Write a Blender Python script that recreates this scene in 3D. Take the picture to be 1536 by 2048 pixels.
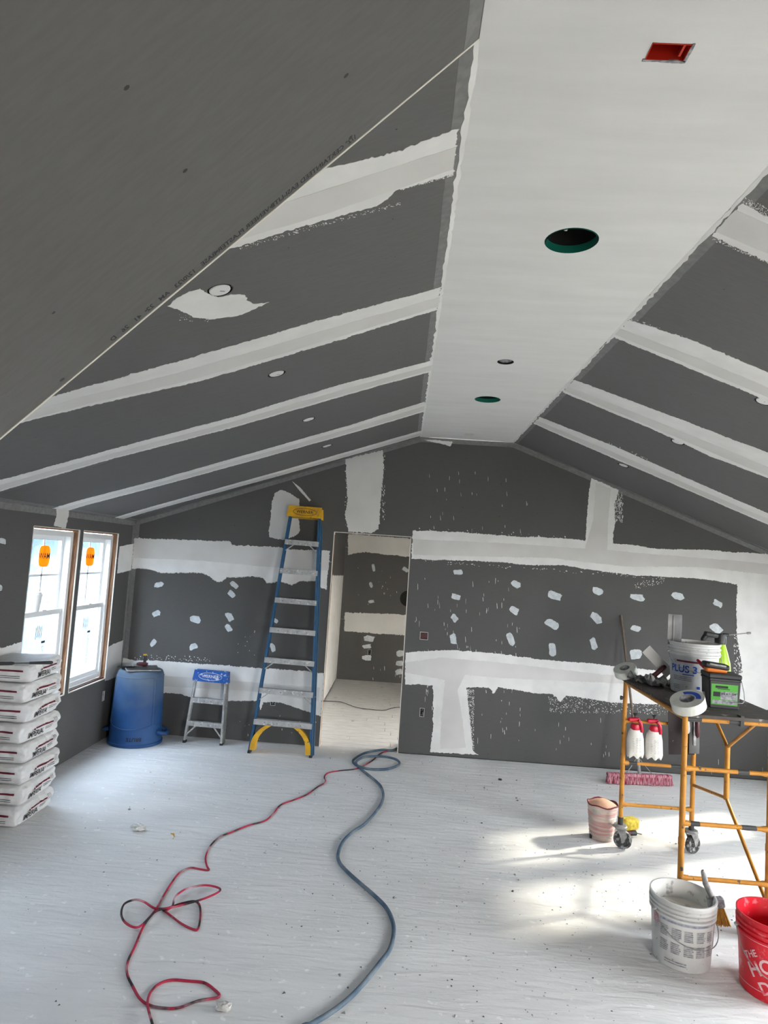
import bpy, bmesh, math, random
from mathutils import Vector, Matrix, noise, geometry
from mathutils.bvhtree import BVHTree
V = Vector
random.seed(7)
sc = bpy.context.scene
for o in list(bpy.data.objects): bpy.data.objects.remove(o)
COL = sc.collection

# ------------------------------------------------------------------ camera
F = 1322.77
CAM = V((-0.1103, -7.1368, 2.027))
YAW, PITCH, ROLL = -0.0338, 0.0704, 0.0655
_f = V((math.sin(YAW)*math.cos(PITCH), math.cos(YAW)*math.cos(PITCH), math.sin(PITCH)))
_r0 = V((math.cos(YAW), -math.sin(YAW), 0)); _u0 = _r0.cross(_f)
_r = _r0*math.cos(ROLL) + _u0*math.sin(ROLL)
_u = -_r0*math.sin(ROLL) + _u0*math.cos(ROLL)
cd = bpy.data.cameras.new('camera'); cam = bpy.data.objects.new('camera', cd); COL.objects.link(cam)
cd.sensor_fit = 'HORIZONTAL'; cd.sensor_width = 36; cd.lens = 36*F/1536; cd.clip_start = 0.05
m3 = Matrix((_r, _u, -_f)).transposed()
cam.matrix_world = Matrix.Translation(CAM) @ m3.to_4x4()
sc.camera = cam
# ------------------------------------------------------------------ world, sun, exposure
SKY = 5.0; SUNE = 3.4; EXPO = 3.50
w = bpy.data.worlds.new('world'); sc.world = w; w.use_nodes = True
bg = w.node_tree.nodes['Background']; bg.inputs[0].default_value = (1.0, 0.972, 0.93, 1); bg.inputs[1].default_value = SKY
sd = bpy.data.lights.new('sun', 'SUN'); sd.energy = SUNE; sd.angle = math.radians(3.0); sd.color = (1.0, 0.86, 0.66)
sun = bpy.data.objects.new('sun', sd); COL.objects.link(sun)
sdir = V((-1, -0.42, -0.578)).normalized()
sun.rotation_euler = sdir.to_track_quat('-Z', 'Y').to_euler()
sun.location = (12, 5, 7)
vs = sc.view_settings
vs.view_transform = 'Standard'; vs.look = 'None'; vs.gamma = 1; vs.use_curve_mapping = False; vs.exposure = EXPO

# ------------------------------------------------------------------ room dimensions (metres)
XL, XS, XR = -3.058, 0.992, 4.05
HW, HC = 2.2635, 3.3744
S = (HC-HW)/(-XL)
YE = -5.52          # where the steep ceiling starts
YB = -9.2           # back of the room
ZJ1, ZJ2 = 0.945, 2.175

def ray(u, v): return (_f*F + _r*(u-768) - _u*(v-1024))
def hit(u, v, x=None, y=None, z=None):
    d = ray(u, v)
    if x is not None: t = (x-CAM.x)/d.x
    elif y is not None: t = (y-CAM.y)/d.y
    else: t = (z-CAM.z)/d.z
    return CAM + d*t
def fl(u, v, z=0.0): return hit(u, v, z=z)
# plane frames: px -> 2D, (2D, height towards the room) -> 3D
nL = V((S, 0, -1)).normalized(); nR = V((-S, 0, -1)).normalized()
def gab_uv(u, v): p = hit(u, v, y=0); return (p.x, p.z)
def gab3(p, h): return V((p[0], -h, p[1]))
def lw_uv(u, v): p = hit(u, v, x=XL); return (p.y, p.z)
def lw3(p, h): return V((XL+h, p[0], p[1]))
def sl_uv(u, v):
    d = ray(u, v); n = V((-S, 0, 1)); t = (HC-n.dot(CAM))/n.dot(d); q = CAM+d*t; return (q.x, q.y)
def sl3(p, h): return V((p[0], p[1], HC+S*p[0])) + nL*h
def sr_uv(u, v):
    d = ray(u, v); n = V((S, 0, 1)); t = (HC+S*XS-n.dot(CAM))/n.dot(d); q = CAM+d*t; return (q.x, q.y)
def sr3(p, h): return V((p[0], p[1], HC-S*(p[0]-XS))) + nR*h
def ft_uv(u, v): p = hit(u, v, z=HC); return (p.x, p.y)
def ft3(p, h): return V((p[0], p[1], HC-h))
SS = 0.973
nS = V((SS, 0, -1)).normalized()
def st3(p, h): return V((p[0], p[1], HC+SS*p[0])) + nS*h
def st_uv(u, v):
    d = ray(u, v); n = V((-SS, 0, 1)); t = (HC-n.dot(CAM))/n.dot(d); q = CAM+d*t; return (q.x, q.y)
HY = 3.9
def hall_uv(u, v): p = hit(u, v, y=HY); return (p.x, p.z)
def hall3(p, h): return V((p[0], HY-h, p[1]))

# ------------------------------------------------------------------ materials
def srgb(r, g, b):
    f = lambda c: (c/255/12.92 if c/255 <= .04045 else ((c/255+.055)/1.055)**2.4)
    return (f(r), f(g), f(b))
def mat(name, col, rough=.6, metal=0, col2=None, nscale=8, stretch=(1,1,1), thr=(.35,.65), bump=0, bscale=40, bstretch=(1,1,1),
        col3=None, n3=30, thr3=(.6,.7), spec=.5, trans=0, detail=4, sheen=0):
    m = bpy.data.materials.new(name); m.use_nodes = True
    nt = m.node_tree; b = nt.nodes['Principled BSDF']
    b.inputs['Base Color'].default_value = (*col, 1); b.inputs['Roughness'].default_value = rough
    b.inputs['Metallic'].default_value = metal; b.inputs['Specular IOR Level'].default_value = spec
    if trans: b.inputs['Transmission Weight'].default_value = trans
    tc = nt.nodes.new('ShaderNodeTexCoord')
    def nz(sc_, st, det=4):
        mp = nt.nodes.new('ShaderNodeMapping'); mp.inputs['Scale'].default_value = st
        n = nt.nodes.new('ShaderNodeTexNoise'); n.inputs['Scale'].default_value = sc_; n.inputs['Detail'].default_value = det
        nt.links.new(tc.outputs['Object'], mp.inputs[0]); nt.links.new(mp.outputs[0], n.inputs['Vector']); return n
    last = None
    def mixin(prev, c, n, th):
        mr = nt.nodes.new('ShaderNodeMapRange'); mr.inputs[1].default_value, mr.inputs[2].default_value = th
        nt.links.new(n.outputs[0], mr.inputs[0])
        mx = nt.nodes.new('ShaderNodeMix'); mx.data_type = 'RGBA'
        nt.links.new(mr.outputs[0], mx.inputs[0])
        if prev: nt.links.new(prev, mx.inputs[6])
        else: mx.inputs[6].default_value = (*col, 1)
        mx.inputs[7].default_value = (*c, 1); return mx.outputs[2]
    if col2: last = mixin(None, col2, nz(nscale, stretch, detail), thr)
    if col3: last = mixin(last, col3, nz(n3, (1,1,1), 3), thr3)
    if last: nt.links.new(last, b.inputs['Base Color'])
    if bump:
        n = nz(bscale, bstretch, 5); bp = nt.nodes.new('ShaderNodeBump'); bp.inputs['Strength'].default_value = bump
        bp.inputs['Distance'].default_value = .01
        nt.links.new(n.outputs[0], bp.inputs['Height']); nt.links.new(bp.outputs[0], b.inputs['Normal'])
    return m
M = {}
DW = (.142, .141, .139)
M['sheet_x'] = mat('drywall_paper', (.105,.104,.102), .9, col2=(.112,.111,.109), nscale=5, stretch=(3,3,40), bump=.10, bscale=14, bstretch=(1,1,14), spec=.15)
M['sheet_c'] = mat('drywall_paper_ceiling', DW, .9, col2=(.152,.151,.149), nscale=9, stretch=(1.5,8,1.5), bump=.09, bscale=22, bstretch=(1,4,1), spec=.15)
M['board_core'] = mat('gypsum_core', (.72,.69,.62), .9)
M['mud'] = mat('joint_compound', (.79,.785,.77), .8, col2=(.72,.715,.70), nscale=6, bump=.12, bscale=18, spec=.2)
M['mud2'] = mat('joint_compound_smoothed', (.62,.61,.59), .8, col2=(.68,.67,.65), nscale=3, bump=.08, bscale=12, spec=.2)
M['spot'] = mat('spot_compound', (.62,.655,.68), .8, col2=(.48,.51,.54), nscale=22, thr=(.4,.7), bump=.3, bscale=60, spec=.2)
M['skim'] = mat('skim_plaster', (.75,.745,.73), .75, col2=(.69,.685,.67), nscale=2.2, stretch=(1,5,1), thr=(.3,.75), bump=.10, bscale=5, bstretch=(1,7,1), spec=.25)
M['tape'] = mat('paper_mesh_tape', (.235,.235,.232), .85, col2=(.19,.19,.19), nscale=30, spec=.2)
M['hole'] = mat('dark_cavity', (.008,.008,.008), .9)
M['screw'] = mat('screw_black', (.02,.02,.02), .6)
M['stud'] = mat('stud_wood', srgb(150,112,84), .8, col2=srgb(112,80,58), nscale=7, stretch=(9,9,.8), bump=.2, bscale=20, bstretch=(8,8,1))
M['vinyl'] = mat('white_vinyl', (.78,.79,.79), .35)
M['white'] = mat('white_paint', (.75,.75,.74), .5)
M['blackp'] = mat('black_plastic', (.014,.015,.017), .45, col2=(.05,.05,.05), nscale=20, thr=(.6,.75))
M['steel'] = mat('dull_steel', (.15,.15,.15), .4, .45, col2=(.085,.083,.08), nscale=9)
M['alu'] = mat('dusty_aluminium', (.50,.50,.49), .5, .35, col2=(.36,.36,.36), nscale=14, col3=(.68,.68,.66), n3=35, thr3=(.6,.66))
M['rail_blue'] = mat('blue_fibreglass', srgb(38,92,130), .5, col2=srgb(30,75,110), nscale=10, stretch=(3,3,1), col3=srgb(150,160,165), n3=45, thr3=(.68,.74))
M['yellow'] = mat('yellow_plastic', srgb(228,175,28), .5, col2=srgb(200,150,30), nscale=9, col3=srgb(120,105,70), n3=35, thr3=(.64,.72))
M['stoolblue'] = mat('blue_plastic', srgb(22,92,178), .45, col2=srgb(20,80,160), nscale=10, col3=srgb(190,200,210), n3=28, thr3=(.60,.66))
M['barrel'] = mat('blue_barrel_plastic', srgb(22,66,116), .5, col2=srgb(32,84,138), nscale=4, thr=(.3,.7), col3=srgb(84,106,126), n3=3, thr3=(.45,.85))
def barrel_mat():
    m = mat('blue_barrel_plastic', srgb(20,62,112), .55, col2=srgb(30,80,134), nscale=4, thr=(.3,.7))
    nt = m.node_tree; b = nt.nodes['Principled BSDF']; tc = [n for n in nt.nodes if n.type == 'TEX_COORD'][0]; base = b.inputs['Base Color'].links[0].from_socket
    sp = nt.nodes.new('ShaderNodeSeparateXYZ'); nt.links.new(tc.outputs['Object'], sp.inputs[0])
    n = nt.nodes.new('ShaderNodeTexNoise'); n.inputs['Scale'].default_value = 5; nt.links.new(tc.outputs['Object'], n.inputs['Vector'])
    ad = nt.nodes.new('ShaderNodeMath'); ad.operation = 'MULTIPLY_ADD'; ad.inputs[1].default_value = .5; nt.links.new(n.outputs[0], ad.inputs[0]); nt.links.new(sp.outputs[2], ad.inputs[2])
    mr = nt.nodes.new('ShaderNodeMapRange'); mr.inputs[1].default_value = .62; mr.inputs[2].default_value = 1.0; mr.inputs[4].default_value = .8; nt.links.new(ad.outputs[0], mr.inputs[0])
    mx = nt.nodes.new('ShaderNodeMix'); mx.data_type = 'RGBA'; mx.inputs[7].default_value = (*srgb(92,108,122), 1)
    nt.links.new(mr.outputs[0], mx.inputs[0]); nt.links.new(base, mx.inputs[6]); nt.links.new(mx.outputs[2], b.inputs['Base Color']); return m
M['barrel'] = barrel_mat()
M['bag'] = mat('white_kraft_bag', (.80,.79,.78), .75, col2=(.72,.715,.705), nscale=12, bump=.8, bscale=16)
M['maroon'] = mat('maroon_print', srgb(105,22,45), .7)
M['ink'] = mat('black_print', (.015,.015,.017), .7)
M['whiteink'] = mat('white_print', (.72,.70,.70), .7)
M['pinkwhite'] = mat('worn_white_print', srgb(222,185,188), .7, col2=srgb(215,90,100), nscale=30, thr=(.55,.7))
M['blueink'] = mat('blue_print', srgb(28,72,178), .6)
M['greyink'] = mat('grey_print', srgb(120,122,128), .7, col2=srgb(165,165,168), nscale=60, thr=(.4,.6))
M['scaff'] = mat('yellow_scaffold_steel', srgb(190,130,38), .5, .1, col2=srgb(168,110,30), nscale=12, col3=srgb(70,58,48), n3=26, thr3=(.64,.70))
M['blacktape'] = mat('black_tape', (.03,.03,.032), .6)
M['zinc'] = mat('dusty_zinc', (.36,.35,.35), .55, .4, col2=(.2,.2,.2), nscale=30)
M['rubber'] = mat('dusty_rubber', (.06,.06,.06), .8, col2=(.36,.36,.36), nscale=40, thr=(.5,.62))
M['ply'] = mat('grey_platform_plywood', srgb(82,76,72), .8, col2=srgb(58,50,48), nscale=9, stretch=(1,6,1), col3=srgb(140,135,130), n3=18, thr3=(.62,.7))
M['bucketw'] = mat('dusty_white_bucket', (.60,.60,.595), .5, col2=(.48,.48,.475), nscale=6, col3=(.22,.21,.20), n3=30, thr3=(.66,.74))
M['bucketin'] = mat('bucket_inside', (.64,.63,.60), .6, col2=(.30,.29,.28), nscale=22, thr=(.58,.68))
M['red'] = mat('red_bucket_plastic', srgb(214,22,42), .4, col2=srgb(196,16,36), nscale=5, col3=srgb(216,110,118), n3=24, thr3=(.62,.72))
M['slurry'] = mat('milky_plaster_water', (.62,.60,.55), .3, col2=(.40,.36,.32), nscale=14, thr=(.55,.66))
M['tapew'] = mat('mesh_tape_roll', (.62,.64,.59), .35, col2=(.54,.56,.52), nscale=30)
M['redp'] = mat('red_plastic', srgb(190,16,52), .35)
M['natural'] = mat('natural_white_bottle', (.66,.64,.58), .45, col2=(.56,.54,.50), nscale=18)
M['lime'] = mat('lime_green_bottle', srgb(150,190,22), .35)
M['green'] = mat('green_label', srgb(70,160,40), .5)
M['orange'] = mat('orange_plastic', srgb(222,120,38), .5)
M['redbox'] = mat('red_box', srgb(190,40,18), .55)
M['teal'] = mat('teal_plastic', srgb(8,110,92), .5)
M['bristle_r'] = mat('red_bristles', srgb(150,30,62), .9, col2=srgb(215,175,185), nscale=24, stretch=(9,1,1), thr=(.42,.62))
M['bristle_y'] = mat('yellow_bristles', srgb(214,172,80), .9, col2=srgb(180,130,50), nscale=40, stretch=(4,4,1))
M['handle'] = mat('worn_wood_handle', srgb(122,104,90), .7, col2=srgb(90,76,66), nscale=20, stretch=(4,4,.5))
M['hose'] = mat('blue_air_hose', srgb(70,94,116), .6, col2=srgb(118,130,140), nscale=7, thr=(.4,.65), spec=.3)
M['cord'] = mat('red_black_cord', srgb(176,28,66), .6, col2=srgb(28,20,24), nscale=9, thr=(.47,.56), col3=srgb(205,160,170), n3=6, thr3=(.54,.7))
M['cable'] = mat('black_cable', (.03,.03,.03), .6)
M['foam'] = mat('blue_foam_board', (.085,.135,.19), .7, col2=(.10,.15,.205), nscale=2)
M['clear'] = mat('crumpled_film', (.55,.53,.50), .25, col2=(.7,.68,.65), nscale=30)
M['sponge'] = mat('yellow_sponge', srgb(225,205,80), .9, col2=srgb(190,165,60), nscale=40, bump=.5, bscale=60)
M['brown'] = mat('dark_red_grip', srgb(70,18,26), .5)
M['sticker'] = mat('orange_sticker', srgb(245,165,10), .6)
_nt = M['sticker'].node_tree; _tr = _nt.nodes.new('ShaderNodeBsdfTranslucent'); _tr.inputs[0].default_value = (.9,.38,.01,1)
_mx = _nt.nodes.new('ShaderNodeMixShader'); _mx.inputs[0].default_value = .6
_nt.links.new(_nt.nodes['Principled BSDF'].outputs[0], _mx.inputs[1]); _nt.links.new(_tr.outputs[0], _mx.inputs[2]); _nt.links.new(_mx.outputs[0], _nt.nodes['Material Output'].inputs[0])
M['crumb'] = mat('plaster_crumb', (.42,.42,.41), .9, col2=(.10,.10,.10), nscale=3, thr=(.45,.55))
M['plank'] = mat('whitened_plank', (.82,.82,.81), .8, col2=(.68,.67,.66), nscale=6, stretch=(1,9,1), col3=(.30,.29,.27), n3=7, thr3=(.66,.78))
M['concrete'] = mat('ground_outside', (.16,.155,.14), .9, col2=(.2,.2,.18), nscale=1)
# floor: dusty grey with low ripples and splats
def floor_mat():
    m = mat('dusty_floor', (.79,.79,.785), .78, col2=(.70,.70,.70), nscale=1.6, stretch=(1,2.2,1), thr=(.3,.7), spec=.3)
    nt = m.node_tree; b = nt.nodes['Principled BSDF']; tc = [n for n in nt.nodes if n.type == 'TEX_COORD'][0]
    base = b.inputs['Base Color'].links[0].from_socket
    vo = nt.nodes.new('ShaderNodeTexNoise'); vo.inputs['Scale'].default_value = 19; vo.inputs['Detail'].default_value = 2
    nt.links.new(tc.outputs['Object'], vo.inputs['Vector'])
    mr = nt.nodes.new('ShaderNodeMapRange'); mr.inputs[1].default_value = .655; mr.inputs[2].default_value = .70
    nt.links.new(vo.outputs[0], mr.inputs[0])
    mx = nt.nodes.new('ShaderNodeMix'); mx.data_type = 'RGBA'; mx.inputs[7].default_value = (.86,.86,.85,1)
    nt.links.new(mr.outputs[0], mx.inputs[0]); nt.links.new(base, mx.inputs[6]); nt.links.new(mx.outputs[2], b.inputs['Base Color'])
    mp = nt.nodes.new('ShaderNodeMapping'); mp.inputs['Scale'].default_value = (1.1, 6.0, 1); mp.inputs['Rotation'].default_value = (0, 0, .12)
    n1 = nt.nodes.new('ShaderNodeTexNoise'); n1.inputs['Scale'].default_value = 3.2; n1.inputs['Detail'].default_value = 3; n1.inputs['Distortion'].default_value = .6
    nt.links.new(tc.outputs['Object'], mp.inputs[0]); nt.links.new(mp.outputs[0], n1.inputs['Vector'])
    n2 = nt.nodes.new('ShaderNodeTexNoise'); n2.inputs['Scale'].default_value = 45; n2.inputs['Detail'].default_value = 4
    nt.links.new(tc.outputs['Object'], n2.inputs['Vector'])
    b1 = nt.nodes.new('ShaderNodeBump'); b1.inputs['Strength'].default_value = .40; b1.inputs['Distance'].default_value = .03
    b2 = nt.nodes.new('ShaderNodeBump'); b2.inputs['Strength'].default_value = .35; b2.inputs['Distance'].default_value = .006
    nt.links.new(n1.outputs[0], b1.inputs['Height']); nt.links.new(n2.outputs[0], b2.inputs['Height'])
    nt.links.new(b1.outputs[0], b2.inputs['Normal']); nt.links.new(b2.outputs[0], b.inputs['Normal'])
    return m
M['floor'] = floor_mat()
def glass_mat():
    m = bpy.data.materials.new('window_glass'); m.use_nodes = True; nt = m.node_tree
    nt.nodes.remove(nt.nodes['Principled BSDF']); out = nt.nodes['Material Output']
    t = nt.nodes.new('ShaderNodeBsdfTransparent'); t.inputs[0].default_value = (.92,.96,1,1)
    g = nt.nodes.new('ShaderNodeBsdfGlossy'); g.inputs['Roughness'].default_value = .03
    mx = nt.nodes.new('ShaderNodeMixShader'); mx.inputs[0].default_value = .07
    nt.links.new(t.outputs[0], mx.inputs[1]); nt.links.new(g.outputs[0], mx.inputs[2]); nt.links.new(mx.outputs[0], out.inputs[0])
    return m
M['glass'] = glass_mat()
def screen_mat():
    m = bpy.data.materials.new('daylight_dimmer'); m.use_nodes = True; nt = m.node_tree
    nt.nodes.remove(nt.nodes['Principled BSDF']); t = nt.nodes.new('ShaderNodeBsdfTransparent'); t.inputs[0].default_value = (.48,.48,.48,1)
    nt.links.new(t.outputs[0], nt.nodes['Material Output'].inputs[0]); return m
M['screen'] = screen_mat()  # plain see-through grey, added to weaken light through the right windows
M['film'] = screen_mat(); M['film'].name = 'protective_dimming_film'; M['film'].node_tree.nodes['Transparent BSDF'].inputs[0].default_value = (.56,.60,.65,1)  # film tint chosen to dim and cool the daylight

# ------------------------------------------------------------------ object helpers
def wl(o):
    p = V((0,0,0))
    while o: p = p + o.location; o = o.parent
    return p
def tag(o, label=None, cat=None, group=None, kind=None):
    if label: o['label'] = label
    if cat: o['category'] = cat
    if group: o['group'] = group
    if kind: o['kind'] = kind
    return o
def thing(name, loc, label, cat, group=None, rot=(0,0,0)):
    o = bpy.data.objects.new(name, None); COL.objects.link(o); o.empty_display_size = .1
    o.location = loc; o.rotation_euler = rot
    return tag(o, label, cat, group)
def link(name, me, material, parent=None):
    o = bpy.data.objects.new(name, me); COL.objects.link(o)
    if material is not None and not me.materials: me.materials.append(material)
    if parent: o.parent = parent
    return o
class MB:
    def __init__(s): s.v = []; s.f = []; s.sm = []
    def add(s, vs, fs, smooth=False):
        k = len(s.v); s.v += [tuple(p) for p in vs]; s.f += [tuple(i+k for i in f) for f in fs]; s.sm += [smooth]*len(fs); return s
    def box(s, c, d, rz=0, R=None):
        c = V(c); hx, hy, hz = d[0]/2, d[1]/2, d[2]/2
        R = R or Matrix.Rotation(rz, 3, 'Z')
        vs = [c + R @ V((x*hx, y*hy, z*hz)) for x in (-1,1) for y in (-1,1) for z in (-1,1)]
        return s.add(vs, [(0,1,3,2),(4,6,7,5),(0,4,5,1),(2,3,7,6),(0,2,6,4),(1,5,7,3)])
    def rbox(s, c, d, r, R=None, seg=3):
        """rounded box"""
        c = V(c); R = R or Matrix.Identity(3); h = V(d)/2
        n = 2*seg+2
        def prof(hh):
            a = [-hh + r*(1-math.cos(i/seg*math.pi/2)) for i in range(seg+1)]
            return a + [-q for q in reversed(a)]
        gx, gy, gz = prof(h.x), prof(h.y), prof(h.z)
        idx = {}; vs = []; fs = []
        def vid(i, j, k):
            key = (i, j, k)
            if key in idx: return idx[key]
            p = V((gx[i], gy[j], gz[k]))
            q = V([max(-(hh-r), min(hh-r, t)) for t, hh in zip(p, h)])
            dv = p-q
            # push to sphere radius
            onb = V(((-h.x if i == 0 else h.x if i == n-1 else p.x), (-h.y if j == 0 else h.y if j == n-1 else p.y), (-h.z if k == 0 else h.z if k == n-1 else p.z)))
            dv = onb-q
            if dv.length > 1e-9: p = q + dv.normalized()*r
            idx[key] = len(vs); vs.append(c + R @ p); return idx[key]
        rg = range(n-1)
        for a in rg:
            for b in rg:
                fs.append((vid(a,b,0), vid(a,b+1,0), vid(a+1,b+1,0), vid(a+1,b,0)))
                fs.append((vid(a,b,n-1), vid(a+1,b,n-1), vid(a+1,b+1,n-1), vid(a,b+1,n-1)))
                fs.append((vid(a,0,b), vid(a+1,0,b), vid(a+1,0,b+1), vid(a,0,b+1)))
                fs.append((vid(a,n-1,b), vid(a,n-1,b+1), vid(a+1,n-1,b+1), vid(a+1,n-1,b)))
                fs.append((vid(0,a,b), vid(0,a,b+1), vid(0,a+1,b+1), vid(0,a+1,b)))
                fs.append((vid(n-1,a,b), vid(n-1,a+1,b), vid(n-1,a+1,b+1), vid(n-1,a,b+1)))
        return s.add(vs, fs, True)
    def tube(s, pts, r, n=10, caps=True, closed=False):
        pts = [V(p) for p in pts]; N = len(pts)
        rs = r if isinstance(r, (list, tuple)) else [r]*N
        vs = []; t0 = None; nrm = None
        for i, p in enumerate(pts):
            t = (pts[min(i+1,N-1)]-pts[max(i-1,0)])
            if t.length < 1e-9: t = V((0,0,1))
            t.normalize()
            if nrm is None:
                a = V((0,0,1)) if abs(t.z) < .9 else V((1,0,0)); nrm = t.cross(a).normalized()
            else:
                nrm = (nrm - t*nrm.dot(t))
                if nrm.length < 1e-6: nrm = t.orthogonal()
                nrm.normalize()
            bn = t.cross(nrm)
            for k in range(n):
                a = 2*math.pi*k/n; vs.append(p + (nrm*math.cos(a)+bn*math.sin(a))*rs[i])
        fs = [(i*n+k, i*n+(k+1)%n, (i+1)*n+(k+1)%n, (i+1)*n+k) for i in range(N-1) for k in range(n)]
        if caps: fs += [tuple(range(n-1,-1,-1)), tuple((N-1)*n+k for k in range(n))]
        return s.add(vs, fs, True)
    def lathe(s, prof, c=(0,0,0), n=32, R=None, a0=0, a1=2*math.pi):
        c = V(c); R = R or Matrix.Identity(3); vs = []; P = len(prof); full = abs(a1-a0-2*math.pi) < 1e-6
        m_ = n if full else n+1
        for k in range(m_):
            a = a0+(a1-a0)*k/n
            for (r, z) in prof: vs.append(c + R @ V((r*math.cos(a), r*math.sin(a), z)))
        fs = []
        for k in range(n):
            k2 = (k+1) % m_
            for i in range(P-1): fs.append((k*P+i, k2*P+i, k2*P+i+1, k*P+i+1))
        return s.add(vs, fs, True)
    def disc(s, c, r, n=24, R=None):
        c = V(c); R = R or Matrix.Identity(3)
        return s.add([c + R @ V((r*math.cos(2*math.pi*k/n), r*math.sin(2*math.pi*k/n), 0)) for k in range(n)], [tuple(range(n))])
    def prism(s, poly, to3, h0, h1):
        n = len(poly)
        return s.add([to3(p, h0) for p in poly]+[to3(p, h1) for p in poly],
                     [tuple(range(n)), tuple(range(2*n-1, n-1, -1))]+[(i, (i+1)%n, n+(i+1)%n, n+i) for i in range(n)])
    def build(s, name, material, parent=None, world=False, auto=.7):
        me = bpy.data.meshes.new(name)
        off = wl(parent) if (world and parent) else V((0,0,0))
        me.from_pydata([tuple(V(p)-off) for p in s.v], [], s.f)
        me.polygons.foreach_set('use_smooth', s.sm); me.update()
        if any(s.sm): me.set_sharp_from_angle(angle=auto)
        return link(name, me, material, parent)
def kids(o): return [c for c in bpy.data.objects if c.parent == o]
def copy_tree(o, parent=None, loc=None, rot=None):
    c = o.copy(); COL.objects.link(c); c.parent = parent
    if loc is not None: c.location = loc
    if rot is not None: c.rotation_euler = rot
    for ch in kids(o): copy_tree(ch, c)
    return c

# polygons with holes -> slab
def rag(poly, amp, step, seed=0, closed=True):
    out = []; n = len(poly)
    for i in range(n if closed else n-1):
        a = V(poly[i]); b = V(poly[(i+1) % n]); d = b-a; L = d.length
        if L < 1e-6: continue
        nr = V((-d.y, d.x))/L; k = max(1, int(L/step))
        for j in range(k):
            p = a + d*(j/k)
            q = V((p.x, p.y, seed*3.7))
            o = amp*(1.1*noise.noise(q*9) + .9*noise.noise(q*34) + 1.1*noise.noise(q*95)) + random.uniform(-.5, .5)*amp*(2.2 if random.random() < .12 else .8)
            out.append(p + nr*o)
    return out
def cdt(outer, holes=()):
    vs = []; es = []
    for lp in [outer]+list(holes):
        k = len(vs); n = len(lp); vs += [V((p[0], p[1])) for p in lp]; es += [(k+i, k+(i+1) % n) for i in range(n)]
    r = geometry.delaunay_2d_cdt(vs, es, [], 1, 1e-6)
    def inside(p, lp):
        c = False; n = len(lp)
        for i in range(n):
            a, b = lp[i], lp[(i+1) % n]
            if (a[1] > p[1]) != (b[1] > p[1]) and p[0] < (b[0]-a[0])*(p[1]-a[1])/(b[1]-a[1])+a[0]: c = not c
        return c
    fs = []
    for f in r[2]:
        m_ = (sum(r[0][i].x for i in f)/len(f), sum(r[0][i].y for i in f)/len(f))
        if not any(inside(m_, h) for h in holes): fs.append(tuple(f))
    return [tuple(p) for p in r[0]], fs
def slab(name, outer, to3, h1, h0, material, parent=None, holes=(), back=True, world=True):
    v2, fs = cdt(outer, holes)
    n = len(v2); mb = MB()
    cnt = {}
    for f in fs:
        for a, b in zip(f, f[1:]+f[:1]): cnt[(a, b)] = 1
    side = [(a, b) for (a, b) in cnt if (b, a) not in cnt]
    vs = [to3(p, h1) for p in v2]+[to3(p, h0) for p in v2]
    F_ = list(fs) + ([tuple(i+n for i in reversed(f)) for f in fs] if back else []) + [(b, a, a+n, b+n) for a, b in side]
    mb.add(vs, F_); return mb.build(name, material, parent, world=world)
def rect(a0, a1, b0, b1): return [(a0,b0),(a1,b0),(a1,b1),(a0,b1)]
def circ(c, r, n=28): return [(c[0]+r*math.cos(2*math.pi*k/n), c[1]+r*math.sin(2*math.pi*k/n)) for k in range(n)]
def px(fn, pts): return [fn(u, v) for u, v in pts]
def struct(o): o['kind'] = 'structure'; return o
def stuff(o): o['kind'] = 'stuff'; return o

# text -> mesh verts/faces (flat, x right, y up)
_tc = {}
def text2d(body, size, bold=0.0, ax='CENTER'):
    key = (body, bold, ax)
    if key not in _tc:
        c = bpy.data.curves.new('tmp', 'FONT'); c.body = body; c.size = 1; c.align_x = ax; c.align_y = 'CENTER'; c.offset = bold; c.resolution_u = 3
        o = bpy.data.objects.new('tmp', c); COL.objects.link(o)
        dg = bpy.context.evaluated_depsgraph_get(); me = bpy.data.meshes.new_from_object(o.evaluated_get(dg))
        bm = bmesh.new(); bm.from_mesh(me); bmesh.ops.triangulate(bm, faces=bm.faces[:])
        for _ in range(3):
            es = [e for e in bm.edges if e.calc_length() > .22]
            if not es: break
            bmesh.ops.subdivide_edges(bm, edges=es, cuts=1, use_grid_fill=False)
            bmesh.ops.triangulate(bm, faces=[f for f in bm.faces if len(f.verts) > 3])
        bm.verts.index_update()
        _tc[key] = ([(v.co.x, v.co.y) for v in bm.verts], [tuple(v.index for v in f.verts) for f in bm.faces]); bm.free()
        bpy.data.objects.remove(o); bpy.data.curves.remove(c); bpy.data.meshes.remove(me)
    vs, fs = _tc[key]; return [(x*size, y*size) for x, y in vs], fs
def grid2d(x0, x1, y0, y1, n=8, m_=1):
    vs = [(x0+(x1-x0)*i/n, y0+(y1-y0)*j/m_) for j in range(m_+1) for i in range(n+1)]
    fs = [(j*(n+1)+i, j*(n+1)+i+1, (j+1)*(n+1)+i+1, (j+1)*(n+1)+i) for j in range(m_) for i in range(n)]
    return vs, fs
def put2d(mb, t, fn, rot=0, at=(0,0), sx=1, shear=0):
    vs, fs = t; c, s_ = math.cos(rot), math.sin(rot)
    o = []
    for x, y in vs:
        x = x*sx + y*shear
        o.append(fn(at[0]+c*x-s_*y, at[1]+s_*x+c*y))
    mb.add(o, fs); return mb

# ================================================================== STRUCTURE
T = .0127; BK = .12
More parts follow.
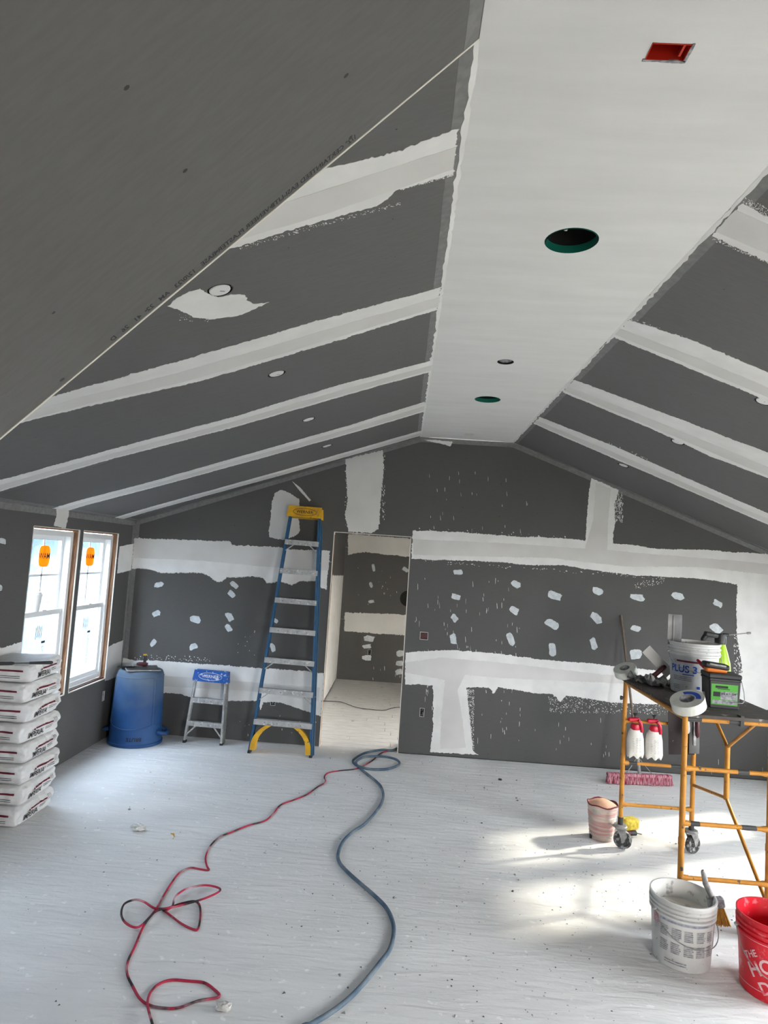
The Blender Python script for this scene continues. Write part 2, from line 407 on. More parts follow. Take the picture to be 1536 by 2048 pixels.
# floor
mb = MB(); mb.box(((XL+XR)/2, (YB+.06)/2, -.05), (XR-XL+.4, -YB+.06, .1))
floor = struct(mb.build('floor', M['floor']))
mb = MB(); mb.box((.3, 2.1, -.06), (3.4, 3.9, .08)); hallfl = struct(mb.build('floor_hall', M['hole']))
yy = .066; i = 0; random.seed(3)
while yy < 3.88:
    wdt = random.choice([.135, .145, .16]); x0 = -1.1
    cuts = [x0, random.uniform(-.6, .4), random.uniform(.6, 1.2), 1.8]
    for a, b in zip(cuts, cuts[1:]):
        mb = MB(); mb.box(((a+b)/2, yy+wdt/2, -.0105), (b-a-.004, wdt-.006, .02))
        mb.build('plank', M['plank'], hallfl)
    yy += wdt
# outside ground
mb = MB(); mb.box((0, -2, -.65), (60, 60, .1)); struct(mb.build('ground', M['concrete']))

gable = [(XL, 0), (XR, 0), (XR, HW), (XS, HC), (0, HC), (XL, HW)]
DX0, DX1, DZ = -.877, -.04, 2.283
gb = [(XL-.16,-.1),(DX0,-.1),(DX0,DZ),(DX1,DZ),(DX1,-.1),(XR+.16,-.1),(XR+.16,HW-.16*S+.06),(XS,HC+.06),(0,HC+.06),(XL-.16,HW-.16*S+.06)]
wall_far = struct(slab('wall_far', gb, gab3, -T, -BK, M['white']))
g = .0015
def gz(x): return HC + S*x if x < 0 else (HC if x < XS else HC-S*(x-XS))
boxes = dict(o1=gab_uv(848,1272), o2=gab_uv(844,1425), o3=gab_uv(546,1402))
def boxrect(c, w_, h_): return rect(c[0]-w_/2, c[0]+w_/2, c[1]-h_/2, c[1]+h_/2)
R1 = boxrect(boxes['o1'], .088, .085); R2 = boxrect(boxes['o2'], .05, .095); R3 = boxrect(boxes['o3'], .055, .1)
x1, x2 = -.55, 1.95
ZL1, ZL2 = gab_uv(450,1352)[1], gab_uv(450,1110)[1]
sheets = [
 (rect(XL+.001, DX0, .006, ZL1-g), [R3]),
 (rect(XL+.001, DX0, ZL1+g, ZL2-g), []),
 (rect(DX1, .40-g, .006, ZJ1-g), [R2]),
 (rect(.40+g, XR-.001, .006, ZJ1-g), []),
 (rect(DX1, 3.43-g, ZJ1+g, ZJ2-g), [R1]),
 (rect(3.43+g, XR-.001, ZJ1+g, ZJ2-g), []),
 ([(XL+.001,ZL2+g),(DX0,ZL2+g),(DX0,DZ),(x1-g,DZ),(x1-g,gz(x1)-.002),(XL+.001,HW-.002)], []),
 ([(x1+g,DZ),(DX1,DZ),(DX1,ZJ2+g),(x2-g,ZJ2+g),(x2-g,gz(x2)-.002),(XS,HC-.002),(0,HC-.002),(x1+g,gz(x1)-.002)], []),
 ([(x2+g,ZJ2+g),(XR-.001,ZJ2+g),(XR-.001,HW-.002),(x2+g,gz(x2)-.002)], [])]
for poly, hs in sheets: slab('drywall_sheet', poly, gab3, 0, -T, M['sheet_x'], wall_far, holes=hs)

# left wall with two openings and a third added for daylight
W0B = (-4.50, -3.75, .632, 2.105)  # unseen window added to brighten the near left floor
W1 = (-1.965, -1.21, .632, 2.105); W2 = (-1.137, -.392, .632, 2.105)
wall_left = struct(slab('wall_left', rect(YE-.05, .12, -.1, HW+.05), lw3, -T, -.16, M['white'], holes=[rect(*W1), rect(*W2), rect(*W0B)]))
holesL = [rect(*W1), rect(*W2)]
# sheets around the openings: three rows
lowL = [(YE,.006),(-.001,.006),(-.001,ZJ1-g),(W2[1],ZJ1-g),(W2[1],W2[2]),(W2[0],W2[2]),(W2[0],ZJ1-g),(W1[1],ZJ1-g),(W1[1],W1[2]),(W1[0],W1[2]),(W1[0],ZJ1-g),(W0B[1],ZJ1-g),(W0B[1],W1[2]),(W0B[0],W1[2]),(W0B[0],ZJ1-g),(YE,ZJ1-g)]
oL = boxrect(lw_uv(207,1392), .05, .1)
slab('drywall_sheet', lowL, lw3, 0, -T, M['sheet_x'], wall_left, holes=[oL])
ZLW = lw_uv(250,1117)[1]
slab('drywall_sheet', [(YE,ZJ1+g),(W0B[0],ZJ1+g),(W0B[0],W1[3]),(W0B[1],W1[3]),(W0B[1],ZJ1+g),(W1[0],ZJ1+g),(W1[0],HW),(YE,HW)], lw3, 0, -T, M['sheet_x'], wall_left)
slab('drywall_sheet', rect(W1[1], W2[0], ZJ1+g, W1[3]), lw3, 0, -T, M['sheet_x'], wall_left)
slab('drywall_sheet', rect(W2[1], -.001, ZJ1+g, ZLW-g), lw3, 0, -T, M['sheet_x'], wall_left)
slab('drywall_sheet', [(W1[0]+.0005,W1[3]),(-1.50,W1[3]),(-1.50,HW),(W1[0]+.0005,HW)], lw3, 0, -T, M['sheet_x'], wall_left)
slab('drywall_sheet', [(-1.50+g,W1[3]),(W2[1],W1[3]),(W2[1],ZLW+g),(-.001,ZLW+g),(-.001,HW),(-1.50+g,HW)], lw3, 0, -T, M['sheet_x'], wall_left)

# right wall (mirror pair of openings + another unseen pair added nearer for daylight) and back wall
def rw3(p, h): return V((XR-h, p[0], p[1]))
WR = [W1, W2, (-4.05, -3.3, .632, 2.105), (-4.90, -4.15, .632, 2.105)]  # last two are made up to balance the daylight
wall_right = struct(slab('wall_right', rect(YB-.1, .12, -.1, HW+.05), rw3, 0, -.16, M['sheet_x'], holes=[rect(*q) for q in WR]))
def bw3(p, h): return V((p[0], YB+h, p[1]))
BO = (1.8, 3.0, 1.1, 2.1)  # unseen opening added and sized for the light it lets in
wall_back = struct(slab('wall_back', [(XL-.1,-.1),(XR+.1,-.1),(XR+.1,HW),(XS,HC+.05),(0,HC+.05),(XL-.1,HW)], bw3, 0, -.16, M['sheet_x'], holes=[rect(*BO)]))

# ceilings
can_r = .051
LC = [(-.905,-4.599),(-.905,-3.417),(-.90,-2.167),(-.895,-.986)]
RC = [(1.895,-.91),(1.895,-2.144),(1.873,-3.383)]
def can_hole(c): return circ(c, can_r, 24)
ceil_l = struct(slab('ceiling_left', [(XL-.2,YE-.02),(.1,YE-.02),(.1,.12),(XL-.2,.12)], sl3, -T, -.10, M['white'], holes=[can_hole(c) for c in LC]))
SY = [-.001, -.167, -1.386, -2.605, -3.824, -5.044, YE]
for a, b in zip(SY, SY[1:]):
    slab('drywall_sheet', rect(XL+.001, -.001, b+g, a-g), sl3, 0, -T, M['sheet_c'], ceil_l, holes=[can_hole(c) for c in LC if b < c[1] < a])
ceil_r = struct(slab('ceiling_right', [(XS-.1,YB-.1),(XR+.2,YB-.1),(XR+.2,.12),(XS-.1,.12)], sr3, -T, -.10, M['white'], holes=[can_hole(c) for c in RC]))
RY = [-.001, -1.17, -2.44, -3.65, -4.80, -6.02, -7.24, -8.46, YB]
for a, b in zip(RY, RY[1:]):
    slab('drywall_sheet', rect(XS+.001, XR-.001, b+g, a-g), sr3, 0, -T, M['sheet_c'], ceil_r, holes=[can_hole(c) for c in RC if b < c[1] < a])
BIG = [((.495,-4.491), .108), ((.492,-1.804), .105)]
SMALL = [((.481,-2.826), .055), ((.49,-.295), .05)]
SQ = rect(.438, .538, -5.531, -5.476)
ceil_f = struct(slab('ceiling_flat', rect(0, XS, YB-.1, 0), ft3, 0, -.10, M['skim'], holes=[circ(c, r, 36) for c, r in BIG]+[circ(c, r, 24) for c, r in SMALL[:1]]+[SQ]))
# plaster smear where the flat strip meets the gable
# steep ceiling over the near left, knee wall and return wall
KX = -1.9
ceil_s = struct(slab('ceiling_steep', rect(KX-.1, .12, YB-.1, YE-.002), st3, -T, -.09, M['white']))
slab('drywall_sheet', rect(KX, -.001, YE-1.2192, YE), st3, 0, -T, M['sheet_c'], ceil_s)
slab('drywall_sheet', rect(KX, -.001, YE-2.44, YE-1.2192-.003), st3, 0, -T, M['sheet_c'], ceil_s)
slab('drywall_sheet', rect(KX, -.001, YB, YE-2.44-.003), st3, 0, -T, M['sheet_c'], ceil_s)
slab('bare_edge', [(KX,YE-.0055),(-.002,YE-.0055),(-.002,YE+.001),(KX,YE+.001)], st3, .002, -T, M['board_core'], ceil_s)
mb = MB(); mb.box((KX-.05, (YB+YE)/2, .75), (.1, YE-YB, 1.66)); struct(mb.build('wall_knee', M['sheet_x']))
rw = [(XL-.1, -.02), (KX, -.02), (KX, HC+SS*KX+.02), (0, HC+.02), (XL-.1, HC+S*(XL-.1)+.05)]
struct(slab('wall_return', rw, lambda p, h: V((p[0], YE+.02+h, p[1])), 0, -.03, M['sheet_x']))

# hall behind the doorway
hall = struct(slab('wall_hall_far', rect(-1.2, 1.9, -.1, 2.6), hall3, -T, -.1, M['white']))
hz = [gz_ for gz_ in (hall_uv(740, 1242)[1], hall_uv(750, 1098)[1])]
HH = (hall_uv(812, 1197)[0]+.03, hall_uv(812, 1197)[1]); HO = hall_uv(739, 1305)
slab('drywall_sheet', rect(-1.1, 1.8, .006, hz[0]-g), hall3, 0, -T, M['sheet_x'], hall, holes=[boxrect(HO,.055,.1)])
slab('drywall_sheet', rect(-1.1, 1.8, hz[0]+g, hz[1]-g), hall3, 0, -T, M['sheet_x'], hall, holes=[circ(HH,.13)])
slab('drywall_sheet', rect(-1.1, 1.8, hz[1]+g, 2.5), hall3, 0, -T, M['sheet_x'], hall)
mb = MB(); mb.box((-1.15, 2.02, 1.25), (.12, 3.78, 2.7)); hl = struct(mb.build('wall_hall_left', M['sheet_x']))
def hl3(p, h): return V((-1.09+h, p[0], p[1]))
HRW = [(.2, 1.4, .05, .65)]  # unseen low opening, placed and sized to light the hall floor
struct(slab('wall_hall_right', rect(.1, 4.0, -.1, 2.6), lambda p, h: V((1.8+h, p[0], p[1])), .1, 0, M['white'], holes=[rect(*q) for q in HRW]))
mb = MB(); mb.box((.35, 2.05, 2.55), (3.1, 3.86, .1)); struct(mb.build('ceiling_hall', M['sheet_x']))
# bare studs lining the opening
frame = struct(MB().box((DX0+.002-.019, .062, 1.13), (.038, .096, 2.25)).build('trim_1', M['stud']))
struct(MB().box((DX0/2+DX1/2, .062, DZ+.017), (DX1-DX0, .096, .034)).build('trim_2', M['stud']))
struct(MB().box((DX1+.017, .062, 1.13), (.038, .096, 2.25)).build('trim_3', M['stud']))
mb = MB(); mb.box((DX0+.003, -.0005, DZ/2), (.007, .014, DZ)); mb.box(((DX0+DX1)/2, -.0005, DZ-.003), (DX1-DX0, .014, .007)); mb.box((DX1-.003, -.0005, DZ/2), (.007, .014, DZ))
mb.build('bare_edge', M['board_core'], wall_far)
mb = MB(); mb.box((1.99, .002, .003), (4.05, .006, .006)); mb.build('floor_gap', M['hole'], wall_far)

# ------------------------------------------------------------------ joint compound
def mud(parent, uvfn, to3, pts, amp=.008, h=.0016, m='mud', seed=0, name='joint_compound', step=.009, is2d=False):
    p = pts if is2d else px(uvfn, pts)
    return slab(name, rag(p, amp, step, seed), to3, h, 0, M[m], parent, back=False)
# gable, left of the doorway
ub_top = [(268,1077),(330,1078),(400,1080),(460,1083),(466,1091),(560,1094),(572,1099),(652,1101),(660,1102)]
ub_bot = [(653,1179),(643,1177),(635,1162),(600,1163),(583,1170),(560,1163),(534,1166),(525,1155),(509,1153),(453,1155),(444,1162),(435,1164),(420,1154),(406,1147),(384,1145),(323,1146),(292,1137),(264,1138)]
mud(wall_far, gab_uv, gab3, ub_top+ub_bot, .007, m='mud2', seed=1)
mud(wall_far, gab_uv, gab3, [(268,1116),(400,1121),(536,1134),(655,1141)]+[(u, v-1) for u, v in ub_bot], .003, h=.0024, seed=2)
lb = [(243,1316),(274,1320),(330,1322),(379,1326),(442,1330),(498,1335),(518,1336),(600,1341),(648,1347),(642,1432),(560,1405),(527,1404),(521,1420),(516,1402),(478,1402),(449,1402),(375,1393),(361,1388),(329,1386),(237,1380)]
mud(wall_far, gab_uv, gab3, lb, .006, seed=3)
mud(wall_far, gab_uv, gab3, [(242,1345),(500,1364),(640,1375),(637,1402),(500,1382),(240,1368)], .002, h=.0024, m='mud2', seed=4)
mud(wall_far, gab_uv, gab3, [(690,918),(728,910),(766,900),(768,930),(765,970),(762,1000),(760,1040),(757,1058),(744,1066),(697,1063),(690,1030),(694,1000),(693,960)], .007, m='mud2', seed=5)
mud(wall_far, gab_uv, gab3, [(538,1074),(538,1062),(541,1035),(544,1005),(549,985),(563,980),(577,984),(593,994),(599,998),(597,1035),(601,1062),(590,1072),(568,1080),(549,1077)], .006, m='mud2', seed=6)
mud(wall_far, gab_uv, gab3, [(584,962),(600,975),(622,1000),(619,1003),(598,980)], .002, m='mud2', seed=7)
# right of the doorway
CR = gab3((XR,0),0)
ru = [(825,1061),(903,1063),(1026,1073),(1134,1077),(1171,1081),(1174,1027),(1178,983),(1183,957),(1238,980),(1229,1008),(1230,1042),(1225,1087),(1272,1090),(1297,1096),(1346,1099),(1395,1099),(1469,1104),(1536,1108)]
rb_ = [(1536,1420),(1462,1412),(1462,1350),(1484,1345),(1480,1310),(1473,1268),(1474,1169),(1410,1158),(1321,1153),(1247,1148),(1188,1141),(1124,1130),(1051,1130),(992,1123),(903,1121),(823,1118)]
far_r = [(XR-.002, HW-.02), (XR-.002, .86)]
mud(wall_far, None, gab3, px(gab_uv, ru)+far_r+px(gab_uv, rb_), .006, seed=8, is2d=True)
mud(wall_far, gab_uv, gab3, [(826,1078),(1000,1086),(1170,1097),(1186,1040),(1192,965),(1222,978),(1216,1040),(1214,1100),(1350,1112),(1480,1122),(1536,1128),(1536,1150),(1500,1146),(1470,1142),(1400,1134),(1250,1133),(1100,1116),(826,1110)], .004, h=.0024, m='mud2', seed=9)
lr = [(811,1305),(893,1300),(977,1305),(1075,1318),(1223,1331),(1321,1342),(1469,1352),(1500,1360),(1500,1420),(1420,1418),(1316,1409),(1223,1405),(1134,1391),(1120,1404),(1105,1388),(1075,1387),(997,1374),(987,1387),(977,1374),(933,1375),(940,1440),(946,1500),(957,1510),(861,1504),(866,1450),(866,1370),(810,1369)]
mud(wall_far, gab_uv, gab3, lr, .006, h=.0019, seed=10)
mud(wall_far, gab_uv, gab3, [(811,1325),(880,1315),(1000,1325),(1200,1348),(1330,1358),(1330,1372),(1180,1364),(1000,1356),(930,1350),(915,1380),(925,1440),(932,1495),(880,1498),(882,1440),(890,1360),(811,1345)], .004, h=.0024, m='mud2', seed=11)
mud(wall_far, gab_uv, gab3, [(846,879),(870,880),(905,884),(900,893),(880,887),(862,884)], .004, seed=12)
# left wall
mud(wall_left, lw_uv, lw3, [(112,1009),(139,1014),(136,1035),(131,1056),(107,1052),(113,1032)], .005, m='mud2', seed=13)
mud(wall_left, lw_uv, lw3, [(239,1093),(268,1087),(264,1140),(234,1147)], .004, m='mud', seed=14)
mud(wall_left, lw_uv, lw3, [(246,1281),(236,1284),(216,1294),(210,1362),(240,1352)], .004, m='mud2', seed=15)
mud(wall_left, None, lw3, [(W1[0]-.004,1.19),(-2.4,1.17),(W0B[1]+.004,1.16),(W0B[1]+.004,.8),(-2.4,.8),(W1[0]-.004,.8)], .006, m='mud', seed=16, is2d=True)
# ceiling bands: (top edge px, bottom edge px), carried on to the wall
def band(parent, uvfn, to3, top, bot, xe, seed, m1='mud', m2='mud2', split=.42, amp=.007):
    a = px(uvfn, top); b = px(uvfn, bot)       # each from wall side to strip side
    a = [(xe, a[0][1])]+a; b = [(xe, b[0][1])]+b
    mud(parent, None, to3, a+b[::-1], amp, m=m1, seed=seed, is2d=True)
    # greyer half on the side away from the top edge
    ya = sum(p[1] for p in a)/len(a); yb = sum(p[1] for p in b)/len(b)
    xs = [xe, a[len(a)//2][0], a[-1][0]]
    ym = ya+(yb-ya)*split
    def at(L, x):
        L = sorted(L)
        for p, q in zip(L, L[1:]):
            if p[0] <= x <= q[0]: t = (x-p[0])/max(1e-6, q[0]-p[0]); return p[1]+(q[1]-p[1])*t
        return L[-1][1] if x > L[-1][0] else L[0][1]
    n = 7; e = a[-1][0]
    xx = [xe+(e-xe)*i/n for i in range(n+1)]
    c = [(x, at(a,x)+(at(b,x)-at(a,x))*split) for x in xx]
    d = [(x, at(a,x)+(at(b,x)-at(a,x))*.86) for x in xx]
    mud(parent, None, to3, c+d[::-1], .003, h=.0023, m=m2, seed=seed+50, is2d=True, step=.03)
XE = XL+.004
band(ceil_l, sl_uv, sl3, [(300,1014),(560,942),(842,861)], [(300,1022),(560,951),(842,871)], XE, 20)
band(ceil_l, sl_uv, sl3, [(160,1000),(300,964),(549,893),(700,850),(850,803)], [(180,1008),(300,977),(549,909),(700,867),(852,822)], XE, 21)
band(ceil_l, sl_uv, sl3, [(5,959),(146,920),(290,880),(459,836),(670,772),(866,720)], [(5,981),(208,922),(320,893),(466,855),(766,769),(862,743)], XE, 22)
band(ceil_l, sl_uv, sl3, [(131,785),(383,715),(625,644),(882,574)], [(64,839),(211,804),(396,763),(638,692),(874,619)], XE, 23)
band(ceil_l, sl_uv, sl3, [(664,335),(798,300),(916,258)], [(479,491),(613,450),(753,412),(798,378),(904,349)], XE, 24, split=.36)
XE2 = XR-.004
band(ceil_r, sr_uv, sr3, [(1536,1027),(1223,890),(1080,834)], [(1536,1049),(1223,915),(1067,847)], XE2, 25, split=.5)
band(ceil_r, sr_uv, sr3, [(1536,905),(1293,813),(1148,759)], [(1536,956),(1420,912),(1321,865),(1125,784)], XE2, 26, split=.5)
band(ceil_r, sr_uv, sr3, [(1520,738),(1384,680),(1257,639)], [(1536,802),(1384,738),(1230,675)], XE2, 27, split=.5)
band(ceil_r, sr_uv, sr3, [(1536,432),(1510,420),(1485,405)], [(1536,521),(1497,507),(1425,471)], XE2, 28, split=.2)
# round patch by the light
mud(ceil_l, sl_uv, sl3, [(335,612),(352,596),(378,583),(400,577),(416,588),(440,594),(462,588),(488,590),(492,600),(508,608),(538,604),(500,622),(470,632),(420,638),(388,634),(360,620)], .004, h=.002, m='mud', seed=30)
# hall far wall bands
mud(hall, hall_uv, hall3, [(690,1225),(760,1227),(818,1230),(818,1270),(760,1268),(688,1262)], .008, m='mud2', seed=31)
mud(hall, hall_uv, hall3, [(696,1068),(760,1072),(830,1078),(830,1115),(760,1108),(725,1104),(696,1110)], .008, m='mud2', seed=32)
mud(hl, None, hl3, [(.13,.02),(.13,1.75),(.5,1.85),(1.0,1.8),(2.0,1.75),(3.9,1.7),(3.9,.02)], .01, m='mud', seed=33, is2d=True)
# spots over the screws
def spot(parent, uvfn, to3, u, v, w_, h_, rot, seed):
    c = math.cos(rot); s_ = math.sin(rot); pts = []
    random.seed(seed)
    n = 11
    for k in range(n):
        a = 2*math.pi*k/n; r = random.uniform(.78, 1.12)
        ex = math.copysign(abs(math.cos(a))**.6, math.cos(a))*w_/2*r; ey = math.copysign(abs(math.sin(a))**.6, math.sin(a))*h_/2*r
        pts.append((u+c*ex-s_*ey, v+s_*ex+c*ey))
    mud(parent, uvfn, to3, pts, .0022, h=.0014, m='spot', seed=seed, name='mud_spot', step=.008)
z7 = [(278,577,42,22,0),(512,626,44,26,32),(670,673,62,34,22),(842,654,46,28,25),(1005,680,58,28,12),(1170,674,54,28,20),(1332,705,42,24,35),(268,678,42,22,12),(504,732,46,28,35),(660,790,62,34,28),(838,763,58,34,42),(998,806,42,24,10),(1326,806,54,34,40),(262,765,34,26,50),(257,850,46,28,78),(490,852,52,28,72),(660,892,54,32,82),(827,870,58,28,76),(1000,912,50,44,0)]
for k, (a, b, w_, h_, r) in enumerate(z7): spot(wall_far, gab_uv, gab3, 780+a/2.032, 860+b/2.032, w_/2.032, h_/2.032, math.radians(r), 100+k)
z2 = [(345,845,90,45,-12),(323,1102,88,50,-22),(295,1362,72,45,-50),(1015,845,80,48,40),(995,925,80,48,42),(668,1155,95,65,5),(975,1130,92,58,55),(965,1230,74,50,48),(653,1393,80,58,-28),(1360,1405,92,48,72),(1385,1165,44,36,40)]
for k, (a, b, w_, h_, r) in enumerate(z2): spot(wall_far, gab_uv, gab3, 240+a/4.4525, 980+b/4.4525, w_/4.4525, h_/4.4525, math.radians(r), 140+k)
hs_ = [(747,1136,17,6,80),(742,1170,12,6,70),(743,1203,12,7,-8),(811,1139,14,9,35),(738,1277,24,12,5),(734,1293,18,9,-10),(734,1316,19,11,5),(801,1307,16,12,0),(799,1327,14,11,0),(798,1344,15,12,-10)]
for k, (a, b, w_, h_, r) in enumerate(hs_): spot(hall, hall_uv, hall3, a, b, w_, h_, math.radians(r), 160+k)
spot(wall_left, lw_uv, lw3, 4, 1082, 18, 12, .2, 180); spot(wall_left, lw_uv, lw3, 0, 1176, 10, 14, 0, 181)

# corner tapes
def tape(parent, poly, to3, seed): return slab('corner_tape', rag(poly, .0015, .05, seed), to3, .001, 0, M['tape'], parent, back=False)
tape(ceil_l, rect(-.048, -.003, YE, -.004), sl3, 60); tape(ceil_r, rect(XS+.003, XS+.048, YB, -.004), sr3, 61)
tape(ceil_s, rect(-.038, -.003, YB, YE-.008), st3, 59)
tape(ceil_l, rect(XL+.003, -.05, -.055, -.003), sl3, 62); tape(ceil_r, rect(XS+.05, XR-.003, -.055, -.003), sr3, 63)
tape(ceil_l, rect(XL+.003, XL+.05, YE, -.06), sl3, 64)
tape(wall_left, rect(YE, -.003, HW-.055, HW-.003), lw3, 65)
tape(wall_left, rect(-.052, -.003, .01, HW-.06), lw3, 66)
tape(wall_far, rect(XL+.003, XL+.052, .01, HW-.03), gab3, 67)
slab('corner_tape', [(XL+.01,HW-.055+.01*S),(-.0,HC-.055),(XS,HC-.055),(XR-.01,HW-.055),(XR-.01,HW-.006),(XS,HC-.003),(0,HC-.003),(XL+.01,HW-.003)], gab3, .0012, 0, M['tape'], wall_far, back=False)
# thin bright bead of plaster along the strip edges
random.seed(11)
slab('plaster_bead', rag([(-.012,YE),(.004,YE),(.004,-.003),(-.012,-.003)], .006, .03, 70), sl3, .0022, 0, M['mud'], ceil_l, back=False)
slab('plaster_bead', rag([(XS-.004,YB),(XS+.012,YB),(XS+.012,-.003),(XS-.004,-.003)], .006, .03, 71), sr3, .0022, 0, M['mud'], ceil_r, back=False)

# screws, flecks, streaks (too small to pick apart)
def dots(name, parent, to3, pts, r, m, h=.0006, stretch=1):
    mb = MB()
    for p in pts:
        n = 7; rr = r*random.uniform(.75, 1.25); a0 = random.random()*6
        vs = [to3((p[0]+rr*math.cos(a0+2*math.pi*k/n), p[1]+rr*stretch*math.sin(a0+2*math.pi*k/n)), h) for k in range(n)]
        mb.add(vs, [tuple(range(n))])
    return stuff(mb.build(name, M[m], parent, world=True))
def flecks(name, parent, uvfn, to3, zones, m, h=.0012):
    mb = MB()
    for (u0, u1, v0, v1, n, w_, l_, slope) in zones:
        for _ in range(n):
            u = random.uniform(u0, u1); v = random.uniform(v0, v1)+slope*(u-u0)
            ww = w_*random.uniform(.4, 1.3); ll = l_*random.uniform(.3, 1.4); t = random.uniform(-.15, .15)
            q = [(u-ww, v-ll), (u+ww*.6, v-ll*.7), (u+ww+t*ll, v+ll*.6), (u-ww*.5+t*ll, v+ll)]
            mb.add([to3(uvfn(*p), h) for p in q], [(0,1,2,3)])
    return stuff(mb.build(name, M[m], parent, world=True))
random.seed(21)
flecks('plaster_flecks', wall_far, gab_uv, gab3, [
  (830,1040,1150,1400,95,.45,5,.06),(840,960,1300,1500,40,.6,5,.05),(960,1220,1400,1500,30,.5,4,.06),(850,1060,930,1060,26,.45,4,.05),
  (934,948,1378,1500,420,.8,.9,0),(1096,1340,1392,1424,500,1.0,.8,.03),(1228,1246,985,1045,160,.8,2,0),(1468,1492,1270,1370,160,1.2,1.6,0),
  (1270,1330,1166,1180,60,1.2,.7,-.25),(270,420,1308,1318,60,1,.9,.04),(470,510,1260,1310,10,.8,1,0),(470,640,1430,1480,16,.6,2,0),(1380,1536,1500,1545,6,.6,5,0),
  (826,1200,1055,1070,60,1.2,1.2,.05),(850,1300,1120,1126,70,1.6,.7,.07),(690,700,940,1050,50,1,1.4,0),(764,770,900,1040,60,1,1.4,0)], 'mud')
flecks('plaster_flecks', hall, hall_uv, hall3, [(765,795,1150,1210,9,.5,1.6,0),(700,812,1120,1220,6,.4,1.0,0),(740,800,1330,1360,8,.5,3,0)], 'mud')
flecks('plaster_flecks', ceil_r, sr_uv, sr3, [(1486,1536,392,420,160,1.4,1.0,.45),(1262,1384,634,645,70,1.4,.8,.37),(1425,1536,472,480,120,1.3,1,.42),(1216,1300,885,890,20,1,1,.38)], 'mud')
flecks('plaster_flecks', ceil_l, sl_uv, sl3, [(800,906,372,380,200,1.5,1.0,-.27),(620,800,452,458,90,1.5,.8,-.27),(480,620,492,500,70,1.4,.8,-.29),(560,760,660,668,14,1,.8,-.28),(350,420,628,640,26,1.2,.6,.05)], 'mud')
random.seed(5)
dots('screw_heads', ceil_s, st3, [st_uv(*q) for q in ((701,274),(543,412),(433,503),(292,621),(124,759),(692,151),(253,175),(370,341),(107,625),(955,59))], .0045, 'screw')
dots('screw_heads', ceil_l, sl3, [(x+random.uniform(-.03,.03), y+random.uniform(-.05,.05)) for x in (-.2,-.6,-1.0,-1.4,-1.8,-2.2,-2.6) for y in [SY[k]+d for k in range(1,6) for d in (-.25,-.6,-.95)] if y > YE+.1 and random.random() < .7], .0035, 'screw')
dots('screw_heads', ceil_r, sr3, [(XS-x+random.uniform(-.03,.03), y+random.uniform(-.05,.05)) for x in (-.2,-.6,-1.0,-1.4,-1.8,-2.2,-2.6) for y in [RY[k]+d for k in range(0,5) for d in (-.25,-.6,-.95)] if random.random() < .7], .0035, 'screw')
gs = [(x+random.uniform(-.02,.02), z+random.uniform(-.04,.04)) for x in [XL+.3+.406*k for k in range(17)] for z in (.1,.35,.6,.8,2.3,2.6,2.9,3.2) if z < gz(x)-.08 and not (DX0-.05 < x < DX1+.05 and z < DZ+.02) and random.random() < .75]
dots('screw_heads', wall_far, gab3, gs, .004, 'screw')
dots('screw_heads', wall_left, lw3, [(-2.3+random.uniform(-.02,.02), z) for z in (1.35,1.6,1.85,2.1)]+[(-.2,z) for z in (.2,.5)]+[(-1.4,2.16),(-.8,2.15),(-1.8,.4),(-1.2,.4)], .004, 'screw')

# printing along the bare edge of the steep sheet
mb = MB()
t0 = V(st_uv(712,262)); t1 = V(st_uv(232,688))
ln = ((t1.x-t0.x)*math.sqrt(1+SS*SS))
txt = '1/2" CERTAINTEED EASI-LITE VENEER PLASTER BASE   12/0/23   AM   22   41   26   D'
tv, tf = text2d(txt, .024, .02, 'LEFT'); tw = max(p[0] for p in tv); scx = abs(ln)/tw
cs = 1/math.sqrt(1+SS*SS)
mb.add([st3((t0.x-p[0]*scx*cs, YE-.022+p[1]*-1.0), .0004) for p in tv], tf)
mb.build('sheet_print', M['ink'], ceil_s, world=True)
# manufacturer marks left of the doorway on the lower edge of the middle sheet are dotted dabs
# electrical boxes
def ebox(c, to3, w_, h_, label, fill, material):
    o = thing('electrical_box', to3(c, 0), label, 'electrical box')
    mb = MB(); d = .05
    for poly in (rect(c[0]-w_/2, c[0]-w_/2+.003, c[1]-h_/2, c[1]+h_/2), rect(c[0]+w_/2-.003, c[0]+w_/2, c[1]-h_/2, c[1]+h_/2), rect(c[0]-w_/2, c[0]+w_/2, c[1]-h_/2, c[1]-h_/2+.003), rect(c[0]-w_/2, c[0]+w_/2, c[1]+h_/2-.003, c[1]+h_/2)):
        mb.prism(poly, to3, .002, -d)
    mb.build('box_wall', M['white'], o, world=True)
    MB().prism(rect(c[0]-w_/2, c[0]+w_/2, c[1]-h_/2, c[1]+h_/2), to3, -.009, -d-.003).build('box_back', M[material], o, world=True)
    mb = MB()
    for k in range(fill):
        a = random.uniform(-.3, .3)*w_; pts = [to3((c[0]+a+random.uniform(-.3,.3)*w_*t, c[1]+(t-.5)*h_*.7), -.004-.012*math.sin(t*3.1)) for t in (0,.25,.5,.75,1)]
        mb.tube(pts, .0022, 6)
    mb.build('wires', M['greyink'] if material == 'hole' else M['brown'], o, world=True)
    return o
random.seed(9)
ebox(boxes['o1'], gab3, .084, .081, 'square dark red electrical box right of the doorway at switch height', 5, 'brown')
ebox(boxes['o2'], gab3, .046, .091, 'narrow outlet box low on the wall right of the doorway', 2, 'hole')
ebox(boxes['o3'], gab3, .051, .096, 'outlet box with plaster smears behind the tall blue ladder', 3, 'hole')
ebox(lw_uv(207,1392), lw3, .046, .096, 'outlet box under the windows beside the blue barrel', 1, 'hole')
ebox(HO, hall3, .051, .096, 'outlet box in the hall wall beyond the doorway', 2, 'hole')
